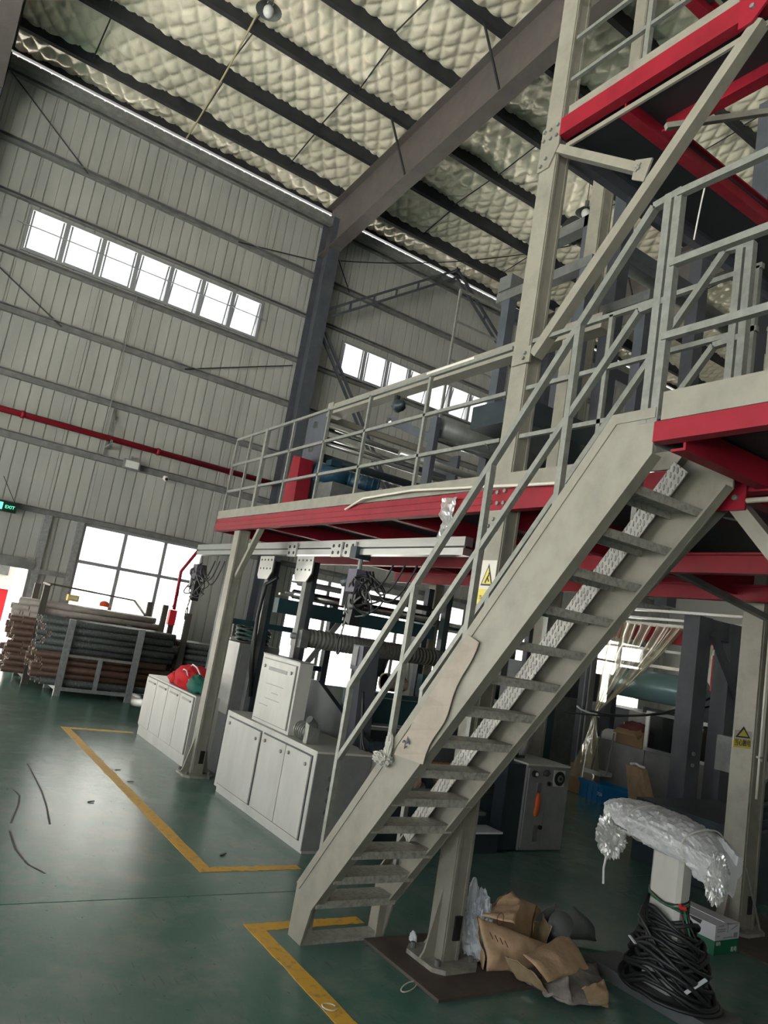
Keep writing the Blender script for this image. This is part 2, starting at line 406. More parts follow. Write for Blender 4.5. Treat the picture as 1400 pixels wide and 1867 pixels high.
# strip windows
def window(nm, x0, x1, z0, z1, cols, rows, fw=.05, openers=False):
    f = MB(); y0, y1 = WY-.03, WY+.09
    for a, b in ((x0, x0+fw), (x1-fw, x1)): f.box(a, b, y0, y1, z0, z1)
    for a, b in ((z0, z0+fw), (z1-fw, z1)): f.box(x0+fw, x1-fw, y0, y1, a, b)
    o = struct(nm, f, 'window_frame')
    xs_ = [x0+(x1-x0)*i/cols for i in range(cols+1)]; zs_ = [z0]+list(rows)+[z1]
    for x in xs_[1:-1]: B(x-fw*.8, x+fw*.8, y0+.01, y1-.01, z0+fw, z1-fw).build('mullion', 'window_frame', o)
    for z in zs_[1:-1]:
        B(x0+fw, x1-fw, y0+.005, y1-.015, z-.03, z+.03).build('transom', 'window_frame', o)
    for i in range(cols):
        for j in range(len(zs_)-1):
            B(xs_[i]+.01, xs_[i+1]-.01, WY+.045, WY+.052, zs_[j]+.01, zs_[j+1]-.01).build('pane', 'glass', o)
            if openers:
                s = MB(); a, b, c, d = xs_[i]+.075, xs_[i+1]-.075, z0+.06, z1-.06; tilt = .16 if i in (3, 4, 5, 6) else .02
                for xx in (a, b): s.bar((xx, WY-.02, d), (xx, WY-.02+tilt, c), .03, .02)
                s.bar((a, WY-.02+tilt, c), (b, WY-.02+tilt, c), .02, .03)
                s.build('sash', 'window_frame', o)
    return o
window('window_1', .56, 5.12, 7.17, 8.0, 7, [], openers=True)
window('window_2', 7.09, 11.50, 7.12, 7.9, 7, [], openers=True)
window('window_3', 13.6, 18.2, 7.12, 7.9, 7, [])
window('window_4', -6.2, -1.4, 7.17, 8.0, 7, [])
window('window_5', 2.67, 4.95, .35, 2.70, 3, [2.02], .04)
window('window_6', 6.9, 11.7, .35, 2.62, 5, [2.0], .05)
window('window_7', 13.5, 18.6, .35, 2.62, 5, [2.0], .05)
window('window_8', -6.4, -1.2, .35, 2.7, 5, [2.0], .05)
tag(B(-.20, -.12, WY-.06, WY+.10, 0, 1.72).build('door_1', 'girt'), kind='structure')
d1 = bpy.data.objects['door_1']
B(1.94, 2.0, WY-.06, WY+.10, 0, 1.72).build('door_jamb', 'girt', d1)
# rods of the window opener
ro = MB()
ro.cyl((.4, WY-.10, 7.62), (5.2, WY-.10, 7.62), .012, 6)
tag(ro.build('opener_rod', 'window_frame'), 'thin opener rod running across the long left window strip', 'rod')
# other walls: right and behind the camera; the left wall is unseen, its solid parts and openings shaped for light
struct('wall_right', B(XR, XR+.15, YB, WY+.12, 0, 12.4), 'wall_plain')
wb = MB()
wb.box(XL, XR, YB-.15, YB, 0, 11.6)
wb = struct('wall_back', wb, 'wall_plain')
struct('wall_left_unseen', B(XL-.15, XL, 4.0, WY+.12, 3.6, 12.2).box(XL-.15, XL, 4.0, 5.0, 0, 3.6).box(XL-.15, XL, 13.2, WY+.12, 0, 3.6).box(XL-.15, XL, YB, 4.0, 6.4, 12.0), 'wall_plain')
# ceiling: quilted foil blanket as real relief
def roof():
    x0, x1, y0, y1 = -1.9, 19.6, .9, 14.32
    st = .034; nx, ny = int((x1-x0)/st), int((y1-y0)/st)
    X, Y = np.meshgrid(np.linspace(x0, x1, nx+1), np.linspace(y0, y1, ny+1), indexing='ij')
    Z = 10.94+.11*(11-Y)+.235
    p = .30; wx_ = .05*np.sin(Y*2.1+.7*np.sin(X))+.04*np.sin(X*1.7); a = (X+wx_+.62*Y)/p; b = (X+wx_-.62*Y)/p
    q = np.minimum(np.abs(np.sin(np.pi*a)), np.abs(np.sin(np.pi*b)))
    rng = np.random.RandomState(3)
    wob = np.zeros_like(X)
    for k in range(7):
        th = rng.rand()*6.28; fr = .5+1.6*rng.rand(); wob += np.sin(fr*(np.cos(th)*X+np.sin(th)*Y)*2+rng.rand()*6)*.016
    wr = np.zeros_like(X)
    for k in range(9):
        th = rng.normal(.15, .35); fr = 5+7*rng.rand(); wr += np.abs(np.sin(fr*(np.sin(th)*X+np.cos(th)*Y)+rng.rand()*6+.9*np.sin(X*1.3+k)))*.006
    sag = .05*np.abs(np.sin(np.pi*(Y-11)/1.24))**.7
    Z = Z-.062*q**.45-wob-wr*1.6-sag+.07
    vs = np.stack([X, Y, Z], -1).reshape(-1, 3)
    idx = np.arange((nx+1)*(ny+1)).reshape(nx+1, ny+1)
    f = np.stack([idx[:-1, :-1], idx[:-1, 1:], idx[1:, 1:], idx[1:, :-1]], -1).reshape(-1, 4)
    me = bpy.data.meshes.new('foil_blanket')
    me.vertices.add(len(vs)); me.vertices.foreach_set('co', vs.ravel())
    me.loops.add(f.size); me.loops.foreach_set('vertex_index', f.ravel().astype(np.int32))
    me.polygons.add(len(f)); me.polygons.foreach_set('loop_start', np.arange(0, f.size, 4, dtype=np.int32))
    me.update(calc_edges=True); me.materials.append(MATS['foil_blanket'])
    for pl in me.polygons: pl.use_smooth = True
    o = bpy.data.objects.new('foil_blanket', me); sc.collection.objects.link(o)
    return o
ceil = MB()
def slab(x0, x1, y0, y1):
    c = [(x0, y0), (x1, y0), (x1, y1), (x0, y1)]
    ceil.add([(x, y, zr(y)+dz) for dz in (.42, .50) for x, y in c], [(0, 1, 2, 3), (7, 6, 5, 4), (0, 4, 5, 1), (2, 6, 7, 3), (1, 5, 6, 2), (0, 3, 7, 4)])
RL = []
x_ = XL
for a, b in RL: slab(x_, a, -1, WY+.12); x_ = b
slab(x_, XR, -1, WY+.12)
for a, b in RL: slab(a, b, 12.6, WY+.12); slab(a, b, -1, .6)
RB = []
x_ = XL
for a, b in RB: slab(x_, a, YB-.15, -1); slab(a, b, YB-.15, -8); slab(a, b, -2, -1); x_ = b
slab(x_, XR, YB-.15, -1)
ceil = struct('ceiling', ceil, 'wall_plain')
fb = roof(); fb.parent = ceil; fb.location = -ORG['ceiling']; ORG[fb.name] = V((0, 0, 0))
PUR = [13.55, 12.3, 11.03, 9.77, 8.5, 7.24, 5.98, 4.72, 3.46, 2.2, .94, -.3]
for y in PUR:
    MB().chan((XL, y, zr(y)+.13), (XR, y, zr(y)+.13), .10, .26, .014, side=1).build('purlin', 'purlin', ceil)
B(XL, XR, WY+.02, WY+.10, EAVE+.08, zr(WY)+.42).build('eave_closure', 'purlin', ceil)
MB().chan((XL, WY-.25, EAVE-.30), (XR, WY-.25, EAVE-.30), .16, .14, .014).build('eave_strut', 'girt', ceil)
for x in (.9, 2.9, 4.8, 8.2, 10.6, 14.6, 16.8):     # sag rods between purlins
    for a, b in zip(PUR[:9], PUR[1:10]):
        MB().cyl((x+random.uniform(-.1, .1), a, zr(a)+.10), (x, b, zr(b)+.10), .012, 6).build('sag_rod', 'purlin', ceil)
# portal frames
for k, X in enumerate((-7.1, -.46, 6.2, 12.85)):
    where = ('far left outside the window bay', 'at the left edge beside the left window strip', 'between the two window strips, rising to the roof', 'behind the steel tower on the right')[k]
    t = thing('portal_frame', 'grey steel portal frame '+where, 'steel frame', (X, 13.8, 0), 'portal frames of the hall')
    c = MB().hcol(X, 13.84, 0, 9.7, .02, .5); c = MB()
    for yy in (13.60, 14.08): c.box(X-.14, X+.14, yy-.012, yy+.012, 0, 10.2)
    c.box(X-.008, X+.008, 13.61, 14.07, 0, 10.2); c.build('column', 'dark_frame', t)
    r = MB(); ya, yb = 14.06, -.9
    def rb(y): return 9.55+.118*(13-y) if y < 13 else 9.55
    lo = [V((X, ya, rb(ya)-.1)), V((X, 11.2, rb(11.2)+.10)), V((X, yb, rb(yb)+.10))]; hi = [V((X, p.y, zr(p.y)-.005)) for p in lo]
    for i in range(2):
        for pts in (lo, hi):
            r.bar(pts[i], pts[i+1], .28, .02, (0, 0, 1))
        r.prism([lo[i]+V((-.008, 0, 0)), lo[i+1]+V((-.008, 0, 0)), hi[i+1]+V((-.008, 0, 0)), hi[i]+V((-.008, 0, 0))], (.016, 0, 0))
    r.build('rafter', 'rafter', t)
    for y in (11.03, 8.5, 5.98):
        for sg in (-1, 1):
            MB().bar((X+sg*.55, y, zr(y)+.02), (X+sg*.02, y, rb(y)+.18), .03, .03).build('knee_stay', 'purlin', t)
# wall bracing in the second bay
t = thing('wall_brace', 'dark double-angle diagonal braces against the wall beside the second window strip', 'brace', (6.35, 13.75, 4.5))
for a, b in (((6.35, 13.72, 8.1), (9.6, 13.72, 10.45)), ((6.35, 13.72, 7.7), (9.3, 13.72, 3.9)), ((12.7, 13.72, 8.1), (9.5, 13.72, 10.45))):
    for o in (-.10, .10): MB().bar(V(a)+V((0, 0, o)), V(b)+V((0, 0, o)), .05, .05).build('angle_bar', 'dark_frame', t)
    for i in range(1, 6): 
        p = V(a).lerp(V(b), i/6); MB().bar(p-V((0, 0, .1)), p+V((0, 0, .1)), .04, .03, (0, 1, 0)).build('batten', 'dark_frame', t)
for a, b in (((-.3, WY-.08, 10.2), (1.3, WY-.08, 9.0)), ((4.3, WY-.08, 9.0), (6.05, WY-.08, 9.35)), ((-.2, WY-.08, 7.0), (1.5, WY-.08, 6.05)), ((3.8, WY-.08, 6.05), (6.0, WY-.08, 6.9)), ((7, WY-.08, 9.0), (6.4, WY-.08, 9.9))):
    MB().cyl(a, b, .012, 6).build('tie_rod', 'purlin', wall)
MB().cyl((2.62, WY-.1, 7.1), (2.62, WY-.1, 4.0), .01, 5).build('conduit', 'girt', wall)
# red fire pipe with bracket
t = thing('fire_pipe', 'red fire water pipe running along the far wall on brackets', 'pipe', (2.5, 13.9, 4.1))
MB().cyl((XL+2, 13.86, 4.27), (6.0, 13.86, 4.27), .055, 14).build('pipe_run', 'red_paint', t, True)
for x in (2.72, -3.6):
    MB().bar((x, WY-.01, 4.92), (x, WY-.01, 4.0), .05, .04).bar((x, WY-.02, 4.15), (x, 13.78, 4.15), .05, .04).bar((x, WY-.02, 4.85), (x, 13.8, 4.2), .04, .03).build('bracket', 'girt', t)
for x in (1.2, 3.55, 5.0): MB().cyl((x, 13.86, 4.27), (x+.06, 13.86, 4.27), .068, 14).build('coupling', 'red_paint', t, True)
t = thing('flood_light', 'small white flood light on the wall under the red pipe', 'light', (3.2, 14.05, 3.85))
B(3.05, 3.35, 13.98, 14.06, 3.84, 4.02).build('housing', 'girt', t); B(3.08, 3.32, 13.972, 13.98, 3.865, 3.995).build('lens', 'lamp_glass', t)
B(3.18, 3.22, 14.06, 14.15, 3.9, 4.1).build('bracket', 'girt', t)
t = thing('security_camera', 'white dome security camera on the wall beside the flood light', 'camera', (3.87, 14.0, 3.78))
blob((3.87, 14.02, 3.84), (.055, .055, .055), 0, nu=14, nv=8).build('dome', 'sign_white', t, True); B(3.84, 3.90, 14.05, 14.15, 3.84, 3.9).build('mount', 'sign_white', t)
MB().cyl((3.87, 13.98, 3.83), (3.87, 13.955, 3.825), .028, 10).build('lens', 'black', t)
t = thing('exit_sign', 'green lit exit sign hanging over the left doorway', 'sign', (1.15, 13.95, 2.62))
B(.80, 1.50, 13.92, 13.97, 2.60, 2.78).build('case', 'sign_green', t)
p = MB().box(1.10, 1.28, 13.912, 13.92, 2.63, 2.75).build('lit_panel', 'sign_glow', t)
MB().bar((1.16, 13.908, 2.65), (1.20, 13.908, 2.70), .012, .006).bar((1.22, 13.908, 2.65), (1.20, 13.908, 2.70), .012, .006).bar((1.17, 13.908, 2.70), (1.23, 13.908, 2.69), .012, .006).cyl((1.20, 13.909, 2.725), (1.20, 13.905, 2.725), .012, 8).build('running_figure', 'sign_green', p)
MB().prism([(.86, 13.915, 2.69), (.93, 13.915, 2.73), (.93, 13.915, 2.65)], (0, -.004, 0)).box(.93, 1.03, 13.911, 13.915, 2.675, 2.705).build('arrow', 'sign_glow', t)
text('EXIT', .075, (1.315, 13.914, 2.66), (1, 0, 0), (0, 0, 1), 'sign_glow', t)
for x in (.85, 1.45): MB().cyl((x, 13.945, 2.78), (x-.25, 14.1, 3.2), .006, 5).build('hanger', 'black', t)
# neighbour building seen through the low windows, and door view
t = thing('neighbour_building', 'pale building with grey windows outside the low window', 'building', (6, 24, 0))
B(-30, 40, 24, 30, -.1, 9).build('wall', 'outside_wall', t)
for x in (3.2, 5.4, 9.5, 14, 19, 24): 
    B(x, x+.9, 23.93, 24, 1.9, 3.3).build('window', 'outside_grey', t)
for x in (4.55, 11.9, 17): B(x, x+.5, 23.7, 24, -.1, 9).build('pier', 'outside_grey', t)
t = thing('delivery_truck', 'red and white truck parked outside the open doorway', 'truck', (1.8, 19, -.1))
B(.4, 2.2, 18.2, 22.5, .55, 1.25).build('body', 'red_plastic', t); B(.3, 2.25, 18.1, 18.9, 1.25, 2.3).build('cab', 'sign_white', t)
for x in (.45, 1.95):
    MB().cyl((x, 18.5, .25), (x+.25, 18.5, .25), .35, 16).build('wheel', 'rubber_black', t)
    MB().cyl((x, 21.6, .25), (x+.25, 21.6, .25), .35, 16).build('wheel', 'rubber_black', t)
B(.5, 2.1, 18.05, 18.1, 1.55, 2.1).build('windscreen', 'machine_grey', t)
# pendant lamps and hanging cable
def lamp(x, y, z, label):
    zt = zr(y)+.30
    t = thing('pendant_lamp', label, 'lamp', (x, y, z))
    MB().cyl((x, y, z+.28), (x, y, zt), .008, 6).build('cord', 'black', t)
    MB().cyl((x, y, z+.16), (x, y, z+.30), .04, 12).build('socket', 'machine_grey', t)
    MB().cyl((x, y, z+.05), (x, y, z+.18), .20, 20, .05, cap=False).build('shade', 'machine_grey', t, True)
    blob((x, y, z+.04), (.085, .085, .10), 0, nu=16, nv=10).build('bulb', 'lamp_glass', t, True)
q = at(490, 20, 'z', 10.55); lamp(q.x, q.y, 10.5, 'dusty pendant lamp hanging under the roof at the top of the picture')
q = at(1068, 388, 'z', 10.2); lamp(q.x, q.y, 10.15, 'pendant lamp hanging under the roof behind the tower')
a = at(478, 8, 'z', 10.85); b = at(340, 252, 'y', 13.95)
tag(MB().tube(catenary(a, b, .12, 14), .016, 6).build('hanging_cable', 'yellow_cable'), 'pale cable looping from the roof down to the eave', 'cable')
tag(MB().tube(catenary((6.3, 13.4, 9.2), at(1040, 448, 'x', 11.0), .2, 14), .012, 5).build('sagging_wire', 'black'), 'thin wire sagging across the roof behind the tower', 'cable')
# ================================================================== STEEL TOWER AND PLATFORMS
def column(x, y, z1, label, wx=.115, wy=.13, base=True, mt='grey_paint', name='steel_column', groups='tower columns', hole=True, z0=.02):
    t = thing(name, label, 'column', (x, y, z0 if z0 > .1 else 0), groups)
    MB().box(x-wx/2, x+wx/2, y-wy/2, y+wy/2, z0, z1).build('shaft', mt, t)
    for s in (-1, 1): B(x+s*wx*.36-.008, x+s*wx*.36+.008, y-wy/2-.006, y-wy/2, z0, z1).build('lip', mt, t)
    if base:
        hx, hy, c = .15, .16, .05
        poly = [(x-hx, y-hy+c, 0), (x-hx+c, y-hy, 0), (x+hx-c, y-hy, 0), (x+hx, y-hy+c, 0), (x+hx, y+hy-c, 0), (x+hx-c, y+hy, 0), (x-hx+c, y+hy, 0), (x-hx, y+hy-c, 0)]
        MB().prism(poly, (0, 0, .022)).build('base_plate', 'grey_dirty', t)
        for dx, dy in ((1, 0), (-1, 0), (0, 1)):
            e = V((dx*.09, dy*.09, 0)); n = V((-dy, dx, 0))*.006
            o = V((x+dx*wx/2, y+dy*wy/2, .022))
            MB().prism([o-n, o+e-n, o+e*.75+V((0, 0, .03))-n, o+V((0, 0, .34))-n], n*2).build('gusset', 'grey_paint', t)
        bolts(MB(), [(x-.11, y-.10, .02), (x+.11, y-.10, .02), (x-.11, y+.11, .02), (x+.11, y+.11, .02)], (0, 0, 1), .014, .03).build('anchor_bolt', 'machine_grey', t)
        if hole: B(x-.005, x+.04, y-wy/2-.010, y-wy/2+.001, .12, .24).build('cable_opening', 'black', t)
    return t
cx, cy = 2.81, 3.18
fg = column(cx, cy, 7.4, 'tall grey steel column carrying the warning sign, standing by the stairs')
post = column(2.85, 7.14, 2.42, 'short grey steel column under the far end of the platform, next to the white cabinets', .12, .13)
rc = column(5.45, 3.16, 7.0, 'grey steel column at the right edge with a warning label and white conduit', .20, .16)
column(5.53, 5.40, 8.2, 'grey steel column rising behind the platform railing in the tower', .17, .17, base=False)
column(5.53, 7.3, 2.42, 'grey steel column under the back corner of the platform', .13, .13)
tag(B(2.52, 3.66, 2.83, 3.485, .0005, .016).build('floor_plate', 'floor_plate'), 'brown steel plate on the floor under the tall column', 'plate')
tag(B(5.05, 6.05, 2.62, 3.55, .0005, .014).build('floor_plate', 'floor_plate'), 'brown steel plate on the floor under the right column', 'plate')
# fix: plates are under the base plates
for o in (fg, rc): o.location.z += .016
# bolted gusset plates on the tall column
def gplate(par, z0, z1, s=1):
    x = cx-.115/2-.012
    poly = [(x, cy+.075, z1), (x, cy-.085, z1), (x, cy-.085, z0+.12), (x, cy-.02, z0), (x, cy+.075, z0)]
    g = MB().prism(poly, (.012, 0, 0)).build('gusset_plate', 'grey_paint', par)
    bolts(MB(), [(x, cy+a, b) for a, b in ((.05, z1-.03), (0, z1-.035), (-.06, z1-.03), (.05, z1-.09), (-.01, z1-.10), (-.06, z1-.10), (.01, z0+.07), (.045, z0+.03))], (-1, 0, 0), .012, .014).build('bolt', 'galvanised', g)
gplate(fg, 2.27, 2.53); gplate(fg, 4.56, 4.86)
B(cx-.115/2-.014, cx-.115/2, cy-.10, cy+.05, 3.27, 3.37).build('brace_lug', 'grey_paint', fg)
bolts(MB(), [(cx-.072, cy-.06, 3.33), (cx-.072, cy-.05, 3.30)], (-1, 0, 0), .011, .014).build('bolt', 'galvanised', fg)
# warning sign on the tall column
sx = cx-.115/2-.002
t = thing('warning_sign', 'white and yellow triangle warning sticker on the tall column', 'sign', (sx, cy, 1.95))
y0, y1, zz0, zz1 = cy-.062, cy+.062, 1.87, 2.12
B(sx-.0015, sx+.001, y0, y1, 1.955, zz1).build('sheet', 'sign_white', t)
B(sx-.0015, sx+.001, y0, y1, zz0, 1.955).build('text_strip', 'sign_yellow', t)
yc = cy
def triangle(x, yc, zb, wd, ht, mt, t, name):
    return MB().prism([(x, yc+wd/2, zb), (x, yc-wd/2, zb), (x, yc, zb+ht)], (-.001, 0, 0)).build(name, mt, t)
triangle(sx-.002, yc, 1.975, .10, .125, 'ink', t, 'triangle_border'); triangle(sx-.0035, yc, 1.985, .075, .095, 'sign_yellow', t, 'triangle_field')
MB().bar((sx-.005, yc+.012, 1.99), (sx-.005, yc-.004, 2.025), .010, .001, (1, 0, 0)).bar((sx-.005, yc-.018, 1.998), (sx-.005, yc-.004, 2.02), .008, .001, (1, 0, 0)).bar((sx-.005, yc-.003, 2.02), (sx-.005, yc-.012, 2.038), .010, .001, (1, 0, 0)).cyl((sx-.005, yc-.014, 2.045), (sx-.006, yc-.014, 2.045), .007, 8).build('falling_figure', 'ink', t)
text('当心跌落', .026, (sx-.002, yc+.05, 1.90), (0, -1, 0), (0, 0, 1), 'ink', t)
# warning sign on right column (hung plate) + conduit
rx = 5.45-.10
t = thing('warning_plate', 'yellow and white triangle warning plate hung on the right column', 'sign', (rx, 3.08, 1.05))
fy = 3.16-.08-.008
def rsign(x0, x1, z0, z1, mt, nm, d=0): return B(x0, x1, fy-.003-d, fy-d, z0, z1).build(nm, mt, t)
p0 = at(1338, 1330, 'y', fy); p1 = at(1366, 1365, 'y', fy)
sx0, sx1 = p0.x, p1.x+.01; sz1, sz0 = p0.z, p1.z
rsign(sx0, sx1, sz0+.06, sz1, 'sign_white', 'sheet'); rsign(sx0, sx1, sz0, sz0+.06, 'sign_yellow', 'text_strip')
xm = (sx0+sx1)/2; wd = (sx1-sx0)*.42
MB().prism([(xm-wd, fy-.004, sz0+.07), (xm+wd, fy-.004, sz0+.07), (xm, fy-.004, sz0+.15)], (0, -.001, 0)).build('triangle_border', 'ink', t)
MB().prism([(xm-wd*.68, fy-.006, sz0+.08), (xm+wd*.68, fy-.006, sz0+.08), (xm, fy-.006, sz0+.13)], (0, -.001, 0)).build('triangle_field', 'sign_yellow', t)
text('当心触电', wd*.55, (sx0+.012, fy-.004, sz0+.018), (1, 0, 0), (0, 0, 1), 'ink', t)
t = thing('conduit_pipe', 'white twin conduit clipped down the front of the right column', 'conduit', (rx, 3.05, .9))
for dx in (0, .022): MB().cyl((5.395+dx, fy-.022, 2.36), (5.395+dx, fy-.022, .92 if dx == 0 else 1.18), .009, 8).build('conduit', 'conduit', t, True)
for z in (1.2, 2.2): B(5.38, 5.43, fy-.034, fy-.004, z, z+.015).build('clip', 'galvanised', t)
# ---------------------------------------------------------------- lower platform
DZ = 2.54
lp = thing('platform', 'lower steel platform with red edge beams and a grey toe board', 'platform', (4.2, 3.2, 2.40))
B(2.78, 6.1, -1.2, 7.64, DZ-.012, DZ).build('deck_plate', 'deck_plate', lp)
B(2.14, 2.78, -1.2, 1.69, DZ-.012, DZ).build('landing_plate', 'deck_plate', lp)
MB().chan((2.77, cy-.09, DZ-.07), (2.77, 7.66, DZ-.07), .06, .125, .012, side=-1).build('edge_beam', 'red_paint', lp)
for z in (DZ-.045, DZ-.09): B(2.733, 2.74, cy+.1, 7.66, z-.004, z+.004).build('beam_rib', 'red_paint', lp)
MB().chan((2.77, cy-.09, DZ-.07), (2.77, -1.2, DZ-.07), .06, .125, .012, side=1).build('edge_beam', 'red_paint', lp)
MB().ibeam((2.74, 7.62, DZ-.075), (6.1, 7.62, DZ-.075), .06, .12).build('cross_beam', 'red_paint', lp)
for y, h in ((6.4, .12), (5.3, .12), (4.3, .12), (3.18, .20), (1.75, .13), (.4, .13)):
    MB().ibeam((2.80, y, DZ-.012-h/2), (6.1, y, DZ-.012-h/2), .07, h).build('cross_beam', 'red_paint', lp)
for x in (3.95, 5.10): MB().ibeam((x, -1.2, DZ-.20), (x, 7.6, DZ-.20), .07, .12).build('joist', 'red_paint', lp)
MB().ibeam((5.5, -1.2, DZ-.11), (5.5, 7.6, DZ-.11), .09, .18).build('main_beam', 'red_paint', lp)
MB().chan((2.16, -1.2, DZ-.06), (2.16, 1.69, DZ-.06), .05, .075, .010, side=-1).build('landing_beam', 'red_paint', lp)
for y in (1.62, .85): MB().chan((2.19, y, DZ-.075), (2.74, y, DZ-.075), .06, .10, .010).build('landing_joist', 'red_paint', lp)
B(2.13, 2.142, -1.2, 1.66, DZ-.022, DZ+.085).build('toe_board', 'grey_paint', lp)
B(2.742, 2.752, cy+.07, 7.66, DZ, DZ+.085).build('toe_board', 'grey_paint', lp)
B(2.742, 2.752, 1.72, cy-.07, DZ, DZ+.085).build('toe_board', 'grey_paint', lp)
# bolted brace joint under the landing and its V braces
bp = B(2.722, 2.734, 1.68, 1.90, 2.33, 2.47).build('joint_plate', 'red_paint', lp)
bolts(MB(), [(2.722, 1.77, 2.40), (2.722, 1.72, 2.38)], (-1, 0, 0), .012, .014).build('bolt', 'galvanised', bp)
MB().bar((2.775, 1.84, 2.36), (2.775, 3.10, 1.02), .06, .07, (1, 0, 0)).build('brace', 'grey_paint', lp)
MB().bar((2.775, 1.74, 2.36), (2.775, .55, .99), .06, .07, (1, 0, 0)).build('brace', 'grey_paint', lp)
MB().bar((2.85, 7.05, 1.95), (2.80, 6.55, 2.44), .05, .05).build('brace', 'grey_paint', lp)
MB().bar((2.90, 3.18, 2.22), (3.22, 3.18, 1.96), .06, .06).build('brace', 'grey_paint', lp)
MB().bar((4.1, 3.05, 2.36), (5.36, 3.05, 2.20), .05, .04).build('brace', 'machine_grey', lp)
MB().tube([(2.735, 4.9, 2.50), (2.70, 4.6, 2.56), (2.70, 4.0, 2.575), (2.70, 3.3, 2.545), (2.70, 2.9, 2.525), (2.70, 2.2, 2.50)], .010, 6).build('white_pipe', 'conduit', lp, True)
MB().cyl((2.70, 1.66, 2.36), (2.70, .2, 2.37), .011, 8).build('white_pipe', 'conduit', lp, True)
# plastic bag scrap tied on the rail foot
tag(sheet((2.715, 3.66, 2.50), (2.715, 3.50, 2.50), (2.70, 3.52, 2.22), (2.70, 3.60, 2.24), 10, 12, .022, 14, .0, 3, .002, (-1, 0, 0)).build('plastic_scrap', 'thin_film'), 'scrap of clear plastic hanging on the red beam by the column', 'plastic')
# ---------------------------------------------------------------- railings
def rail_thing(label, loc, grp='guard railings'): return thing('railing', label, 'railing', loc, grp)
R = .024
def rbar(t, nm, a, b, w_=R, mt='galvanised'): return MB().bar(a, b, w_, w_).build(nm, mt, t)
rl = rail_thing('galvanised guard railing along the left part of the platform edge', (2.76, 5.4, DZ))
for z, n in ((3.42, 'top_rail'), (3.13, 'mid_rail'), (2.84, 'mid_rail')): rbar(rl, n, (2.765, cy+.08, z), (2.765, 7.58, z))
for y in (7.57, 7.18, 6.18, 5.52, 4.86, 4.08): rbar(rl, 'post', (2.765, y, DZ), (2.765, y, 3.42))
MB().bar((2.765, 6.78, DZ), (2.765, 6.78, 3.43), .05, .035).build('post', 'galvanised', rl)
rl2 = rail_thing('galvanised guard railing on the platform edge right of the tall column', (2.76, 2.4, DZ))
for z, n in ((3.42, 'top_rail'), (3.13, 'mid_rail'), (2.84, 'mid_rail')): rbar(rl2, n, (2.765, 1.72, z), (2.765, cy-.09, z))
for y in (2.52, 1.74): rbar(rl2, 'post', (2.765, y, DZ), (2.765, y, 3.42))
rl3 = rail_thing('galvanised guard railing around the landing above the red beam', (2.15, .5, DZ))
for z, n in ((3.44, 'top_rail'), (3.146, 'mid_rail'), (2.85, 'mid_rail')): rbar(rl3, n, (2.145, -1.1, z), (2.145, 1.70, z), .028)
for y in (.95, -.1, -1.1): rbar(rl3, 'post', (2.145, y, DZ), (2.145, y, 3.44))
rl4 = rail_thing('back guard railing on the far side of the platform', (6.0, 5, DZ))
for z, n in ((3.42, 'top_rail'), (3.13, 'mid_rail')): rbar(rl4, n, (6.05, -1.1, z), (6.05, 7.58, z))
for y in (7.5, 6.4, 5.0, 3.6, 2.2, 1.0): rbar(rl4, 'post', (6.05, y, DZ), (6.05, y, 3.42))
rl5 = rail_thing('short end railing across the left end of the platform', (4, 7.6, DZ))
for z, n in ((3.42, 'top_rail'), (3.0, 'mid_rail')): rbar(rl5, n, (4.9, 7.58, z), (6.03, 7.58, z))
for x in (4.9, 5.5): rbar(rl5, 'post', (x, 7.58, DZ), (x, 7.58, 3.42))
# ---------------------------------------------------------------- staircase
st = thing('staircase', 'steep grey steel staircase rising from the floor to the platform', 'stairs', (2.39, 2.6, 0))
prof = [(3.64, 0), (3.634, .262), (1.885, 2.575), (1.69, 2.575), (1.69, 2.40), (3.45, .19), (3.50, 0)]
def stringer(x, sgn, nm):
    MB().prism([(x, y, z) for y, z in prof], (.010*sgn, 0, 0)).build(nm, 'grey_paint', st)
    def lip(a, b, nm2):
        MB().bar((x+sgn*.03, *a), (x+sgn*.03, *b), .05, .010, (1, 0, 0) if False else (0, 0, 1)).build(nm2, 'grey_paint', st)
    lip((3.630, .262), (1.885, 2.570), 'upper_flange'); lip((3.454, .196), (1.694, 2.404), 'lower_flange')
    lip((1.885, 2.570), (1.69, 2.570), 'upper_flange')
    if sgn > 0:
        MB().prism([(x-.005, 3.634, .262), (x-.005, 1.885, 2.575), (x-.005, 1.862, 2.535), (x-.005, 3.600, .240)], (.005, 0, 0)).build('toe_strip', 'grey_paint', st)
        MB().prism([(x-.005, 1.885, 2.575), (x-.005, 1.69, 2.575), (x-.005, 1.69, 2.535), (x-.005, 1.862, 2.535)], (.005, 0, 0)).build('toe_strip', 'grey_paint', st)
    B(min(x, x+sgn*.055), max(x, x+sgn*.055), 3.497, 3.507, 0, .182).build('foot_flange', 'grey_paint', st)
stringer(2.14, 1, 'stringer'); stringer(2.655, -1, 'stringer')
for i in range(14):
    z = .224+.1598*i+.016; y = 3.424-.1243*i
    MB().box(2.152, 2.643, y, y+.155, z-.008, z).box(2.152, 2.643, y, y+.008, z-.036, z-.008).box(2.152, 2.643, y+.147, y+.155, z-.036, z-.008).build('tread', 'tread_steel', st)
B(2.15, 2.645, 3.50, 3.63, 0, .014).build('foot_plate', 'tread_steel', st)
B(2.15, 2.645, 1.69, 1.70, 2.44, 2.53).build('top_bracket', 'machine_grey', st)
